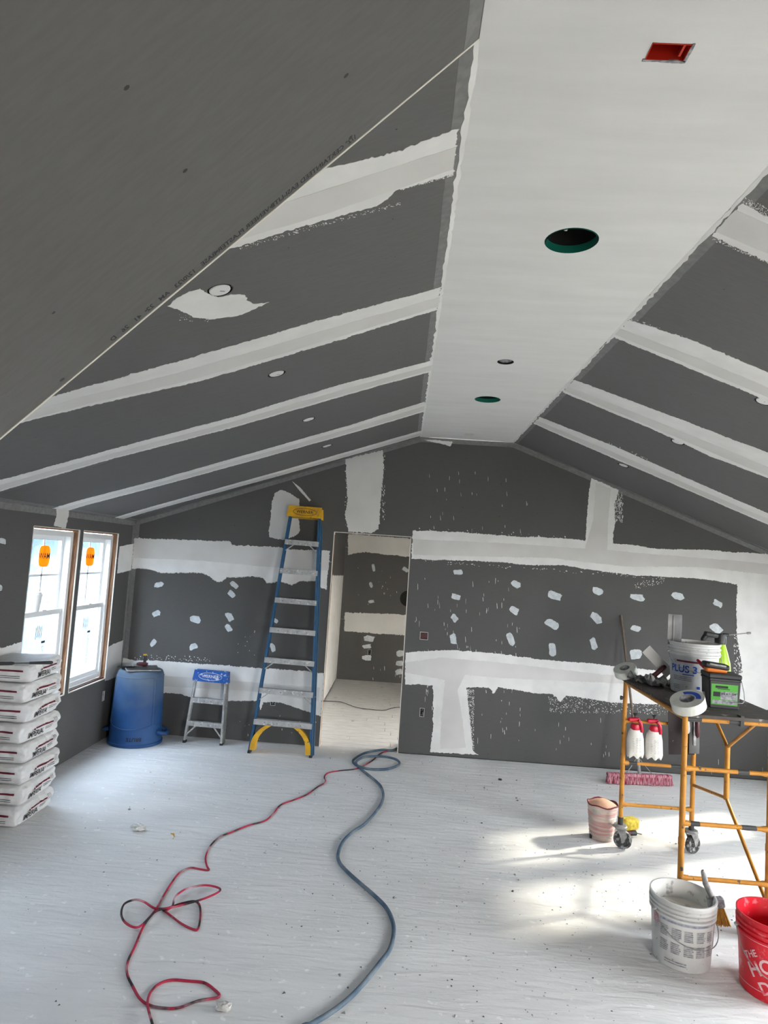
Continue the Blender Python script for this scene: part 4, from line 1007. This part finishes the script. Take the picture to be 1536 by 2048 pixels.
# side brace between the two posts on the far side
mid = (B+D)/2
for pts in ([B+V((0,-.12,ZP-.03)), mid+V((0,0,.93))], [D+V((0,.12,ZP-.03)), mid+V((0,0,.93))], [mid+V((0,0,.60)), B+V((0,-.02,.50))], [mid+V((0,0,.60)), D+V((0,.02,.22))]):
    MB().tube(pts, .011, 10).build('brace', M['scaff'], scf, world=True)
MB().tube([mid+V((0,0,.94)), mid+V((0,0,.59))], .0165, 12).build('brace_post', M['scaff'], scf, world=True)
for (p, q) in ((A, C), (B, D)):
    MB().tube([p+V((0,0,ZP-.03)), q+V((0,0,ZP-.03))], .013, 10).build('side_rail', M['scaff'], scf, world=True)
mb = MB(); mb.box((1.905, -2.575, ZP-.009), (.60, 1.20, .018)); mb.build('platform', M['ply'], scf, world=True)
mb = MB(); mb.lathe([(0,0),(.011,0),(.016,.014),(.017,.018),(0,.02)], c=A+V((-.02,-.01,1.10)), n=14, R=Matrix.Rotation(-math.pi/2,3,'Y')); mb.build('lock_pin', M['blackp'], scf, world=True)

# tape rolls
def tape_roll(c, axis, r, w_, label):
    o = thing('mesh_tape_roll', c, label, 'tape roll', 'mesh tape rolls on the scaffold')
    R = V(axis).normalized().to_track_quat('Z', 'Y').to_matrix()
    MB().lathe([(r*.46,-w_/2),(r,-w_/2),(r+.001,-w_/2+.002),(r+.001,w_/2-.002),(r,w_/2),(r*.46,w_/2)], n=40, R=R).build('tape', M['tapew'], o)
    MB().lathe([(r*.46,-w_/2),(r*.46,w_/2),(r*.42,w_/2),(r*.42,-w_/2),(r*.46,-w_/2)], n=32, R=R).build('core', M['greyink'], o)
    if r > .09: MB().lathe([(r*.5,w_/2+.0006),(r*.8,w_/2+.0006)], n=16, R=R, a0=.3, a1=2.4).build('label', M['blueink'], o)
tape_roll(V((1.622,-2.0,1.300)), (-.38,-.25,.88), .083, .055, 'white mesh tape roll tilted over the scaffold corner by the broom handle')
tape_roll(V((1.612,-3.13,1.300)), (-.36,-.26,.9), .095, .06, 'large white mesh tape roll on the scaffold corner below the screw tub')

# buckets
def bucket(name, c, rb, rt, h, label, m_out, m_in, rings=True, fill=.75, fillm='slurry', cat='bucket'):
    o = thing(name, c, label, cat)
    def R_(z): return rb+(rt-rb)*z/h
    mb = MB(); pr = [(0,0),(rb-.006,0),(rb,.006),(R_(h*.72),h*.72)]
    if rings:
        for z in (.735,.80,.865): pr += [(R_(h*z)+.001,h*z),(R_(h*z)+.009,h*z+.004),(R_(h*z)+.009,h*z+.014),(R_(h*z)+.001,h*z+.018)]
    pr += [(rt,h*.955),(rt+.006,h*.965),(rt+.006,h),(rt-.002,h)]
    mb.lathe(pr, n=48); body = mb.build('body', M[m_out], o)
    mb = MB(); mb.lathe([(rt-.002,h),(rt-.004,h*.97),(R_(h*.1)-.004,h*.1)]+([(0,h*.1)] if fill is None else []), n=48); mb.build('inside', M[m_in], body)
    if fill: mb = MB(); mb.lathe([(R_(h*fill)-.004,h*fill),(0,h*fill+.004)], n=36); mb.build('contents', M[fillm], o)
    return o, body, R_
def bail(o, R_, h, a0, drop, r=.0025, hang=-1, grip=True):
    pts = []
    z0 = h*.78; rr_ = R_(z0)+.012
    n = 24
    for k in range(n+1):
        t = math.pi*k/n; a = a0+t
        # a wire hanging against the bucket side, lowest at its middle
        zz = z0 - drop*math.sin(t)**.8
        rad = R_(zz)+.010+.02*math.sin(t)
        pts.append(V((rad*math.cos(a), rad*math.sin(a), zz)))
    MB().tube(pts, r, 6).build('wire_handle', M['zinc'], o)
    for k in (0, n): MB().lathe([(0,0),(.014,0),(.014,.008),(0,.01)], c=pts[k]*.975+V((0,0,pts[k].z*.025)), n=12, R=pts[k].xyz.copy().normalized().to_track_quat('Z','Y').to_matrix()).build('handle_boss', M['bucketw'], o)
    return pts
def oncyl(R_, a0, z0):
    def f(x, y): z = z0+y; r = R_(z)+.0018; a = a0+x/r; return V((r*math.cos(a), r*math.sin(a), z))
    return f
# white bucket on the floor, foreground
wb, wbody, Rw = bucket('plaster_bucket', (1.507,-3.385,0),   .143, .162, .34, 'dusty white plaster bucket on the floor with printed label and a brush over its rim', 'bucketw', 'bucketin', fill=.72)
bail(wb, Rw, .34, math.radians(-168), .125)
mb = MB(); f = oncyl(Rw, math.radians(-95), 0); random.seed(13)
for col in range(5):
    x0 = -.16+.062*col
    for row in range(2):
        z0 = .085+.075*row; nl = 6
        for k in range(nl): put2d(mb, grid2d(x0, x0+.05*random.uniform(.75,1), z0+.0095*k, z0+.0095*k+.0062, 5), f)
for k in range(3): put2d(mb, grid2d(-.15,.16,.238+.012*k,.245+.012*k,16), f)
for k in range(2): put2d(mb, grid2d(-.13,-.02,.03+.012*k,.036+.012*k,8), f)
mb.build('label_print', M['greyink'], wbody)
mb = MB(); put2d(mb, grid2d(-.165,.165,.235,.262,20), oncyl(lambda z: Rw(z)-.0006, math.radians(-95), 0)); put2d(mb, text2d('USG', .03, .01), f, at=(-.195,.2), rot=math.pi/2); mb.build('label_band', mat('faded_blue_print', srgb(150,158,180), .7, col2=srgb(175,178,186), nscale=30), wbody)
pinkm = mat('faded_pink_print', srgb(170,100,115), .7, col2=srgb(190,150,155), nscale=40)
mb = MB(); put2d(mb, grid2d(-.215,-.175,.20,.262,5), f); mb.build('pink_logo', pinkm, wbody); mb = MB(); put2d(mb, grid2d(.17,.23,.10,.25,6,4), oncyl(lambda z: Rw(z)-.0004, math.radians(-95), 0)); mb.build('pink_print', pinkm, wbody)
# brush hooked over the rim
o = thing('masonry_brush', (1.492+.165,-3.37,.2), 'yellow bristled brush with grey handle hooked over the rim of the white plaster bucket', 'brush')
MB().tube([V((1.60,-3.40,.47)), V((1.606,-3.40,.46)), V((1.622,-3.395,.40)), V((1.65,-3.385,.35)), V((1.672,-3.378,.315))], [.008,.014,.016,.014,.017], 12).build('handle', M['zinc'], o, world=True)
Rb = Matrix.Rotation(.22, 3, 'Y')
MB().rbox((1.690,-3.372,.295), (.085,.04,.055), .012, R=Matrix.Rotation(-.25,3,'Y')).build('ferrule', M['greyink'], o, world=True)
mb = MB(); random.seed(2)
for k in range(150):
    x = random.uniform(-.036,.036); y = random.uniform(-.014,.014)
    p0 = V((1.692+x,-3.372+y,.272)); p1 = p0+V((.018+x*.55, y*.6, -.085+random.uniform(-.006,.004)))
    mb.tube([p0, p1], .0022, 4, caps=False)
mb.build('bristles', M['bristle_y'], o, world=True)
# red bucket
rbk, rbody, Rr = bucket('red_bucket', (1.872,-3.60,0), .148, .166, .37, 'dusty red plastic bucket with white lettering beside the white plaster bucket', 'red', 'red', fill=.3, fillm='slurry')
pts = bail(rbk, Rr, .37, math.radians(168), .165)
mb = MB(); f = oncyl(Rr, math.radians(-128), .165)
for s_, y, sz, dx in (('THE', .098, .042, -.075), ('HOME', .032, .088, 0), ('DEPOT', -.052, .078, .01)):
    c_, s2 = math.cos(.56), math.sin(.56); put2d(mb, text2d(s_, sz, .022), f, rot=.56, at=(dx*c_-y*s2+.035, dx*s2+y*c_-.01), sx=.95)
mb.build('lettering', M['pinkwhite'], rbody)
mb = MB()
for z in (.045, .27): put2d(mb, grid2d(-.45,.45,z-.165,z-.162,48), f)
mb.build('mould_line', M['pinkwhite'], rbody)
# white bucket on the scaffold
zb = ZP
pb, pbody, Rp = bucket('joint_compound_bucket', (1.955,-2.40,zb), .143, .162, .345, 'white joint compound bucket printed PLUS 3 standing on the scaffold platform', 'bucketw', 'bucketin', fill=.9, fillm='mud')
bail(pb, Rp, .345, math.radians(170), .11)
fp = oncyl(Rp, math.radians(-140), .0)
mb = MB(); put2d(mb, text2d('PLUS 3', .066, .025), fp, at=(.0,.165)); put2d(mb, grid2d(.0,.075,.128,.134,6), fp); mb.build('lettering', M['blueink'], pbody); mb = MB()
random.seed(6)
for k in range(26): 
    x = random.uniform(.08,.20); z = random.uniform(.02,.13); 
    if z < .02+(x-.06)*.9: put2d(mb, grid2d(x,x+.02,z,z+.018,2), fp)
mb.build('blue_print', M['blueink'], pbody)
mb = MB(); put2d(mb, grid2d(-.045,.20,.213,.226,16), fp); mb.build('maroon_stripe', M['maroon'], pbody)
mb = MB()
for k in range(3): put2d(mb, grid2d(-.075,.06,.09+.011*k,.095+.011*k,8), fp)
mb.build('grey_print', M['greyink'], pbody); mb = MB()
for k in range(3): put2d(mb, grid2d(-.075,-.02,.03+.011*k,.034+.011*k,4), fp)
mb.build('grey_print', M['greyink'], pbody)
mb = MB(); put2d(mb, text2d('USG', .018, .01), fp, at=(-.068,.220)); mb.build('logo_print', M['greyink'], pbody)
# steel blade standing in it
c0 = V((1.925,-2.37,0)); 
o = thing('broad_knife', (1.832,-2.36,zb+.315), 'dull steel plasterer blade standing upright in the joint compound bucket', 'blade')
MB().rbox((0,0,.105), (.098,.003,.21), .001).build('blade', M['steel'], o)
MB().rbox((-.01,-.004,.10), (.012,.006,.2), .002).build('spine', M['steel'], o)
# white taping knife with dark red grip
o = thing('finishing_trowel', (1.80,-2.20,zb), 'white dusted finishing trowel with dark red grip propped against the joint compound bucket', 'trowel')
P0, P1 = hit(1340,1348,y=-2.22), hit(1292,1298,y=-2.22)
d = (P0-P1); L_ = d.length; t = d.normalized(); Rt = Matrix((t, V((0,1,0)), t.cross(V((0,1,0))))).transposed()
MB().rbox((P0+P1)/2, (L_,.006,.075), .002, R=Rt).build('blade', M['mud2'], o, world=True)
g0, g1 = hit(1306,1353,y=-2.26), hit(1331,1332,y=-2.26)
MB().tube([g0, g0.lerp(g1,.1), g0.lerp(g1,.9), g1], [.013,.017,.016,.012], 12).build('grip', M['brown'], o, world=True)
MB().tube([g1, (P0+P1)/2+V((.03,.0,-.03))], .005, 6).build('tang', M['steel'], o, world=True)
# crumpled dark tray with plaster
def cloth(name, c, w_, l_, amp, seed, m, rz, label, cat, thick=.004):
    n = 18; vs = []
    for j in range(n+1):
        for i in range(n+1):
            x, y = i/n-.5, j/n-.5
            z = .006+amp*abs(noise.noise(V((x*4, y*4, seed)))) + amp*1.6*max(0, abs(x)*2-.55)**1.5*(1+noise.noise(V((y*5, seed, 1))))
            vs.append((x*w_*(1+.1*noise.noise(V((y*3,seed,4)))), y*l_, z))
    fs = [(j*(n+1)+i, j*(n+1)+i+1, (j+1)*(n+1)+i+1, (j+1)*(n+1)+i) for j in range(n) for i in range(n)]
    o = thing(name, c, label, cat, rot=(0,0,rz))
    mb = MB(); mb.add(vs, fs, True); q = mb.build('sheet', M[m], o); sm_ = q.modifiers.new('thick', 'SOLIDIFY'); sm_.thickness = thick
    return o
tr_ = cloth('plaster_apron', (1.735,-2.20,zb), .20, .26, .085, 5, 'greyink', .4, 'crumpled grey plaster-caked sheet on the scaffold between tape roll and bucket', 'sheet')
q = tr_.children[0]; q.data.materials.clear(); q.data.materials.append(mat('caked_black_sheet', (.10,.10,.10), .7, col2=(.45,.45,.44), nscale=12, thr=(.48,.62)))
# lime spray bottle
o = thing('spray_bottle', (2.205,-2.25,zb), 'lime green spray bottle with black pump head and long wand on the scaffold', 'bottle')
MB().lathe([(0,0),(.06,0),(.068,.01),(.068,.10),(.062,.18),(.045,.25),(.033,.29),(.028,.31),(0,.31)], n=32).build('body', M['lime'], o)
mb = MB(); mb.lathe([(0,.305),(.034,.305),(.036,.33),(.034,.355),(.03,.372),(0,.375)], n=24); mb.rbox((-.05,0,.36), (.11,.045,.035), .012, R=Matrix.Rotation(.12,3,'Y')); mb.tube([V((-.095,0,.355)), V((-.112,0,.33)), V((-.115,0,.295))], [.018,.016,.011], 10); mb.tube([V((.02,0,.365)), V((.05,0,.368))], [.014,.010], 10); mb.build('pump_head', M['blackp'], o)
mb = MB(); mb.tube([V((.05,0,.368)), V((.17,-.0,.388))], .0035, 8); mb.tube([V((.165,0,.387)), V((.172,0,.388)), V((.192,0,.391))], [.004,.0085,.0075], 10); mb.build('wand', M['zinc'], o)
o.scale = (1.1,1.1,1.08)
# black screw tub
tb = thing('screw_tub', (1.925,-2.86,zb), 'black plastic screw tub with green label on the scaffold platform', 'tub', rot=(0,0,math.radians(-7)))
mb = MB()
def tubp(s_, z): return [(x*s_*.94, y*s_*.94, z) for x, y in ((-.098,-.075),(-.09,-.083),(.09,-.083),(.098,-.075),(.098,.075),(.09,.083),(-.09,.083),(-.098,.075))]
lv = [(.92,0),(.94,.004),(1.0,.165),(1.04,.167),(1.05,.172),(1.05,.178),(1.01,.18),(1.06,.186),(1.07,.20),(1.04,.208),(1.0,.21)]
vs = []; 
for s_, z in lv: vs += tubp(s_, z)
fs = [(r*8+k, r*8+(k+1)%8, (r+1)*8+(k+1)%8, (r+1)*8+k) for r in range(len(lv)-1) for k in range(8)]+[tuple(range(7,-1,-1)), tuple((len(lv)-1)*8+k for k in range(8))]
mb.add(vs, fs); tbody = mb.build('body', M['blackp'], tb)
def tf(x, y, e=.0): s_ = .94+.06*(y/.165); return V((x*.96, -.083*.94*s_-.0012-e, y))
mb = MB(); put2d(mb, grid2d(-.082,.078,.022,.148,4,4), lambda x, y: tf(x, y)); lab = mb.build('label', M['green'], tbody)
mb = MB(); put2d(mb, grid2d(-.070,-.028,.072,.100,2), lambda x, y: tf(x, y, .0008)); put2d(mb, text2d('#6 x 1-1/4"', .021, .012), lambda x, y: tf(x, y, .0014), at=(.026,.092)); put2d(mb, grid2d(-.058,.018,.124,.138,6), lambda x, y: tf(x, y, .0008)); put2d(mb, grid2d(-.045,.03,.117,.121,4), lambda x, y: tf(x, y, .0008)); mb.build('label_print', M['ink'], lab)
mb = MB(); put2d(mb, grid2d(-.026,.074,.055,.104,2), lambda x, y: tf(x, y, .0006)); put2d(mb, grid2d(-.074,.074,.028,.052,2), lambda x, y: tf(x, y, .0006)); mb.build('label_panel', M['greyink'], lab)
mb = MB(); mb.tube([V((.104,-.03,.172)), V((.112,-.03,.165)), V((.122,-.045,.10)), V((.120,-.06,.06)), V((.10,-.088,.045)), V((.04,-.092,.042))], .0025, 6); mb.build('wire_handle', M['zinc'], tb)
# black and orange tape measure pouch on the tub
o = thing('utility_knife_case', (1.885,-2.87,zb+.211), 'black and orange hand tool lying on the lid of the screw tub', 'tool', rot=(0,0,-.12))
MB().rbox((0,0,.014), (.125,.07,.028), .012).build('lower_shell', M['orange'], o)
MB().rbox((0,0,.040), (.15,.085,.036), .015, R=Matrix.Rotation(.10,3,'Y')).build('upper_shell', M['blackp'], o)
MB().rbox((.0,-.04,.048), (.10,.012,.012), .004, R=Matrix.Rotation(.10,3,'Y')).build('grip_strip', M['zinc'], o)
o = thing('red_grip_tool', (1.845,-2.815,zb+.213), 'small red handled tool lying beside the black and orange tool on the tub', 'tool')
MB().tube([V((0,0,.012)), V((.0,.0,.014)), V((-.02,.03,.04)), V((-.03,.045,.055))], [.010,.013,.012,.008], 10).build('grip', M['redp'], o)
MB().tube([V((0,0,.012)), V((.03,-.02,.008))], .004, 6).build('shank', M['steel'], o)
# paper card leaning on the tub
o = thing('paper_card', (1.80,-2.86,zb), 'small white card standing between bucket and screw tub on the scaffold', 'card', rot=(-.25,0,-.2))
mb = MB(); mb.rbox((0,0,.042), (.07,.0025,.084), .0008); mb.build('card', M['bucketw'], o)
MB().box((.004,-.002,.045), (.002,.001,.07)).build('card_print', M['greyink'], o)

# spray bottles hanging from the rung of the far end frame
def hang_bottle(x, z, rz, tilt, label):
    o = thing('hanging_spray_bottle', (x,-2.032,z), label, 'bottle', 'white spray bottles hung on the scaffold rung', rot=(0,tilt,rz))
    n = 40; prof = [(.2,-.24,0),(.9,-.245,1),(1.0,-.228,.6),(1.0,-.17,0),(.97,-.12,0),(.84,-.075,0),(.62,-.048,0),(.40,-.035,0),(.36,-.02,0)]
    vs = []
    for s_, zz, wv in prof:
        for k in range(n):
            a = 2*math.pi*k/n; w_ = (1+.045*math.cos(5*a))*1
            vs.append((.064*s_*math.cos(a)*(w_ if wv else 1), .040*s_*math.sin(a)*(w_ if wv else 1), zz+ (.012*math.cos(6*a) if wv else 0)))
    fs = [(r*n+k, r*n+(k+1)%n, (r+1)*n+(k+1)%n, (r+1)*n+k) for r in range(len(prof)-1) for k in range(n)]+[tuple(range(n-1,-1,-1))]
    mb = MB(); mb.add(vs, fs, True); b = mb.build('bottle', M['natural'], o)
    mb = MB(); random.seed(int(x*1000))
    for r in range(9):
        for k in range(3):
            x0 = -.034+.024*k; put2d(mb, grid2d(x0, x0+.017*random.uniform(.4,1), -.11-.012*r, -.107-.012*r, 2), lambda px_, z_: V((px_, -.0405*math.sqrt(max(.05, 1-(px_/.062)**2))-.001, z_)))
    mb.build('scale_print', M['greyink'], b)
    MB().lathe([(0,-.05),(.033,-.05),(.036,-.03),(.030,-.012),(0,-.01)], n=20).build('collar', M['redp'], o)
    mb = MB(); mb.rbox((-.01,.0,.022), (.085,.034,.03), .012); mb.tube([V((.018,-.02,.02)), V((.034,-.024,.0)), V((.040,-.026,-.05)), V((.040,-.024,-.066))], [.013,.013,.011,.009], 10); mb.build('trigger_head', M['redp'], o)
    MB().lathe([(.006,.036),(.006,.052),(.016,.062),(.017,.066),(0,.067)], n=14).build('nozzle', M['blackp'], o)
hang_bottle(1.698, .930, .05, -.04, 'white spray bottle with red trigger hung next to the scaffold post')
hang_bottle(1.838, .928, -.05, -.02, 'white spray bottle with red trigger hung between the other bottle and the steel trowel')
# steel trowels hanging there
def hang_trowel(x, y, z, w_, h_, hx, m_b, m_h, label, tilt):
    o = thing('hanging_trowel', (x,y,z), label, 'trowel', rot=(0,tilt,0))
    MB().rbox((0,0,-h_/2+.14), (w_,.003,h_), .001).build('blade', m_b, o)
    MB().rbox((hx,-.006,-.02), (.02,.006,.22), .002).build('spine', M['zinc'], o)
    mb = MB(); mb.tube([V((hx,-.008,.085)), V((hx,-.04,.08)), V((hx,-.045,.05))], .006, 8); mb.build('tang', M['zinc'], o)
    MB().tube([V((hx,-.045,.062)), V((hx,-.046,.045)), V((hx+.003,-.046,-.02)), V((hx+.004,-.046,-.05)), V((hx+.004,-.046,-.064))], [.012,.016,.018,.016,.006], 12).build('grip', m_h, o)
hang_trowel(2.035, -2.035, .95, .19, .37, .025, mat('stained_steel', (.05,.042,.042), .7, 0, col2=(.03,.024,.024), nscale=5, col3=(.4,.4,.4), n3=25, thr3=(.68,.73), spec=.1), M['alu'], 'large brown stained steel trowel hung on the scaffold rung beside the bottles', -.05)
hang_trowel(2.125, -2.055, .93, .075, .33, .0, M['steel'], M['brown'], 'narrow bright steel trowel with dark red grip hung by the scaffold post', -.02)

# ---- push broom
hb0, hb1 = fl(1214,1566), fl(1342,1571); hc = (hb0+hb1)/2; L_ = (hb1-hb0).length
ax = math.atan2(hb1.y-hb0.y, hb1.x-hb0.x)
o = thing('push_broom', hc, 'push broom with dusty red bristles and wooden handle leaning on the gable wall', 'broom', rot=(0,0,0))
Rz = Matrix.Rotation(ax, 3, 'Z')
MB().rbox((0,0,.085), (L_,.06,.03), .008, R=Rz).build('head_block', M['bristle_r'], o)
mb = MB(); random.seed(8)
for i in range(int(L_/.011)):
    for j in range(4):
        p = V((-L_/2+.01+.011*i, -.022+.015*j, .075)); q = p+V((random.uniform(-.006,.006)+(.012 if i > L_/.011-4 else 0)-(.012 if i < 4 else 0), (j-1.5)*.006, -.073+random.uniform(0,.008)))
        mb.tube([Rz @ p, Rz @ q], [.0055,.0075], 5)
mb.build('bristles', M['bristle_r'], o)
top = gab3(gab_uv(1241,1230), .016)-hc
hp = Rz @ V((.0,.0,.10))
MB().tube([hp, top], .0125, 12).build('handle', M['handle'], o)
MB().tube([hp, hp.lerp(top,.12)], .0165, 12).build('socket', M['zinc'], o)
for s_ in (-1, 1):
    MB().tube([Rz @ V((s_*.13,0,.10)), hp.lerp(top,.10)], .004, 6).build('brace_rod', M['zinc'], o)

# ---- small pail, sponge and tools by the caster
o = thing('lined_pail', (1.545,-1.83,0), 'small dusty pail lined with a pink striped bag on the floor by the scaffold caster', 'pail')
n = 40; vs = []; rows = 26
for r in range(rows+1):
    t = r/rows; z = .26*t; R0 = .088+.024*t
    for k in range(n):
        a = 2*math.pi*k/n
        rr_ = R0+.0025*math.sin(t*70)+.004*noise.noise(V((math.cos(a)*2, math.sin(a)*2, t*3)))
        vs.append((rr_*math.cos(a), rr_*math.sin(a), z+(.012*noise.noise(V((a*2,3,1)))*t)))
fs = [(r*n+k, r*n+(k+1)%n, (r+1)*n+(k+1)%n, (r+1)*n+k) for r in range(rows) for k in range(n)]+[tuple(range(n-1,-1,-1))]
mb = MB(); mb.add(vs, fs, True); mb.build('body', mat('pink_striped_bag', srgb(205,190,178), .7, col2=srgb(196,140,138), nscale=3, stretch=(1,1,14), thr=(.45,.6), col3=srgb(170,168,160), n3=9, thr3=(.55,.65)), o)
MB().tube([V((.113*math.cos(2*math.pi*k/24), .113*math.sin(2*math.pi*k/24), .258+.006*math.sin(k*1.3))) for k in range(25)], .005, 8, caps=False).build('rim_cord', M['maroon'], o)
mb = MB(); mb.lathe([(.108,.25),(.06,.275),(.02,.29),(0,.288)], n=20); mb.build('folded_top', mat('pale_orange_film', srgb(220,175,150), .6), o)
o = thing('grout_sponge', fl(1258,1658), 'yellow sponge lying on the floor behind the scaffold caster', 'sponge', rot=(0,0,.4))
MB().rbox((0,0,.045), (.14,.09,.085), .02).build('sponge', M['sponge'], o)
o = thing('pointing_trowel', fl(1262,1686), 'dark red handled trowel lying on the floor next to the yellow sponge', 'trowel')
q0 = fl(1236,1676)-o.location; q1 = fl(1271,1674)-o.location
MB().tube([q0+V((0,0,.03)), q0.lerp(q1,.75)+V((0,0,.03))], [.016,.017], 12).build('grip', M['brown'], o)
MB().tube([q0.lerp(q1,.72)+V((0,0,.03)), q1+V((0,0,.03))], [.019,.019], 12).build('end_cap', M['blackp'], o)
MB().tube([q1+V((0,0,.03)), q1+V((.05,.01,.02))], .004, 6).build('tang', M['steel'], o)
MB().rbox(q0+V((-.0,.05,.004)), (.05,.075,.004), .0015).build('blade', M['steel'], o)
o = thing('black_clamp', fl(1183,1676), 'tiny black clamp on the floor left of the lined pail', 'clamp')
MB().rbox((0,0,.015), (.03,.02,.03), .004).build('jaw', M['blackp'], o); MB().tube([V((.0,0,.03)), V((-.01,0,.055))], .002, 5).build('spring_wire', M['zinc'], o)

# ---- cords and hose
def smooth_path(P, sub=6):
    out = []
    for i in range(len(P)-1):
        p0, p1, p2, p3 = P[max(i-1,0)], P[i], P[i+1], P[min(i+2,len(P)-1)]
        for k in range(sub):
            t = k/sub; out.append(.5*((2*p1)+(p2-p0)*t+(2*p0-5*p1+4*p2-p3)*t*t+(3*p1-p0-3*p2+p3)*t**3))
    out.append(P[-1]); return out
Z8 = lambda L: [(180+a/2.4, 1460+b/2.4) for a, b in L]
cordp = [(1470,92),(1400,110),(1350,150),(1280,185),(1200,195),(1145,205),(1125,225),(1130,250),(1090,275),(1040,310),(980,335),(915,360),(880,400),(840,435),(760,458),(680,490),(620,515),(575,560),(555,610),(560,650),(570,672),(530,668),(480,662),(430,685),(390,735),(350,800),(315,862),(275,910),(240,942),(205,945),(165,920),(150,880),(165,835),(215,815),(260,825),(310,855),(370,855),(440,832),(500,822),(525,840),(530,890),(520,950),(500,958),(440,930),(380,885),(345,858),(362,868),(395,845),(405,810),(425,785),(470,760),(550,745),(615,757),(620,775),(560,805),(480,830),(400,850),(325,866),(282,905),(248,960),(215,1040),(182,1110),(178,1170),(205,1230),(240,1290),(290,1322),(360,1335),(430,1332),(520,1300),(620,1280),(590,1240),(545,1212),(480,1205),(390,1200),(330,1220),(290,1260),(276,1310),(285,1360),(302,1425),(310,1500)]
cr = .0058; P = []
for k, (u, v) in enumerate(Z8(cordp)):
    z = cr
    if 33 <= k <= 38: z = cr*3.2
    if 46 <= k <= 58: z = cr*(5.4 if 52 < k < 59 else 4)
    if 28 <= k <= 33: z += .02
    if 76 <= k <= 78: z = cr*3.3
    P.append(fl(u, v, z))
P += [V((-1.15,-4.7,cr)), V((-1.3,-5.3,cr)), V((-1.2,-6.2,cr)), V((-1.4,-7.4,cr))]
o = tag(MB().tube(smooth_path(P), cr, 8).build('extension_cord', M['cord']), 'red and black extension cord looping across the dusty floor', 'cord')
hp_ = [(1475,85),(1400,95),(1320,110),(1275,135),(1262,152),(1285,172),(1340,187),(1420,188),(1475,172),(1485,155),(1460,138),(1400,127),(1330,128),(1290,142),(1278,162),(1310,195),(1360,235),(1395,270),(1408,310),(1400,350),(1370,395),(1320,450),(1260,490),(1215,535),(1192,590),(1195,630),(1225,670),(1290,730),(1360,790),(1420,850),(1450,910),(1458,970),(1440,1050),(1390,1120),(1310,1220),(1230,1300),(1150,1360),(1065,1411),(960,1480)]
hr = .0115; P = []
for k, (u, v) in enumerate(Z8(hp_)):
    z = hr+ (.024 if 10 <= k <= 13 else 0)
    P.append(fl(u, v, z))
P.insert(0, V((.02, .35, hr))); P += [V((-.75,-4.9,hr)), V((-.95,-5.7,hr)), V((-.7,-6.6,hr)), V((-.4,-7.6,hr))]
P[1] = V((-.09, .05, hr))
tag(MB().tube(smooth_path(P), hr, 10).build('air_hose', M['hose']), 'grey blue air hose curving over the floor from the doorway', 'hose')
P = [fl(440+a/3.6575, 980+b/3.6575, .005) for a, b in [(690,1540),(745,1545),(870,1548),(940,1570),(1000,1590),(1100,1605),(1200,1612),(1250,1598),(1310,1590),(1400,1600)]]
tag(MB().tube(smooth_path(P), .004, 6).build('thin_cable', M['cable']), 'thin black cable lying on the hall floor beyond the doorway', 'cable')

# ---- coffee cup on the sash rail
c = hit(68,1214,x=XL-.055)
o = thing('coffee_cup', (XL-.080, -1.60, 1.401), 'white paper coffee cup with lid standing on the window sash rail', 'cup')
o.location.y = hit(70,1214,x=XL-.08).y
MB().lathe([(0,0),(.031,0),(.033,.004),(.045,.135),(0,.135)], n=28).build('cup', M['white'], o)
MB().lathe([(.047,.130),(.049,.134),(.047,.145),(.042,.149),(.040,.160),(.036,.163),(0,.160)], n=28).build('lid', M['vinyl'], o)

# ---- litter
def wad(name, u, v, r, label, m, seed):
    p = fl(u, v); o = thing(name, p, label, 'litter'); vs = []; n = 12; fs = []
    for j in range(n+1):
        for i in range(n):
            a = 2*math.pi*i/n; b = math.pi*j/n; d = V((math.cos(a)*math.sin(b), math.sin(a)*math.sin(b)*.7, math.cos(b)*.38))
            k = 1+.55*noise.noise(d*2.8+V((seed,0,0)))+.25*noise.noise(d*7+V((0,seed,0))); vs.append(d*r*k+V((0,0,r*.36)))
    zm = min(q.z for q in vs); vs = [q-V((0,0,zm)) for q in vs]
    fs = [(j*n+i, j*n+(i+1)%n, (j+1)*n+(i+1)%n, (j+1)*n+i) for j in range(n) for i in range(n)]
    MB().add(vs, fs, False).build('wad', M[m], o)
wad('plastic_wad', 276, 1661, .050, 'crumpled clear plastic scrap on the floor near the bags', 'clear', 1.3)
wad('plastic_wad', 446, 2020, .036, 'crumpled plastic scrap on the floor beside the end loop of the red cord', 'clear', 4.1)
o = thing('wood_chip', fl(345,1672), 'thin curled yellow wood chip on the floor', 'wood chip', rot=(0,0,-.9))
MB().tube([V((-.035,0,.004)), V((0,.006,.012)), V((.035,0,.006))], [.003,.006,.003], 6).build('chip', M['bristle_y'], o)
wad('dark_wad', 1000, 1561, .020, 'dark crumpled scrap on the floor before the gable wall', 'cable', 2.2)
# crumbs of plaster and grit
random.seed(17); mb = MB()
for k in range(1500):
    if k < 950: x = random.gauss(.9, .9); y = random.uniform(-4.3, -.2)
    else: x = random.uniform(-2.4, 3.6); y = random.uniform(-4.6, -.1)
    if not (-2.5 < x < 3.9): continue
    r = random.choice([.0022,.003,.004,.006]) if k % 40 else random.uniform(.008,.013); a = random.random()*6.28
    vs = [(x+r*1.5*math.cos(a), y+r*1.5*math.sin(a), 0), (x+r*math.cos(a+2), y+r*math.sin(a+2), 0), (x+r*math.cos(a+4), y+r*math.sin(a+4), 0), (x, y, r*random.uniform(.6,1.1))]
    mb.add(vs, [(0,1,3),(1,2,3),(2,0,3)])
stuff(mb.build('plaster_crumbs', M['crumb'], floor))
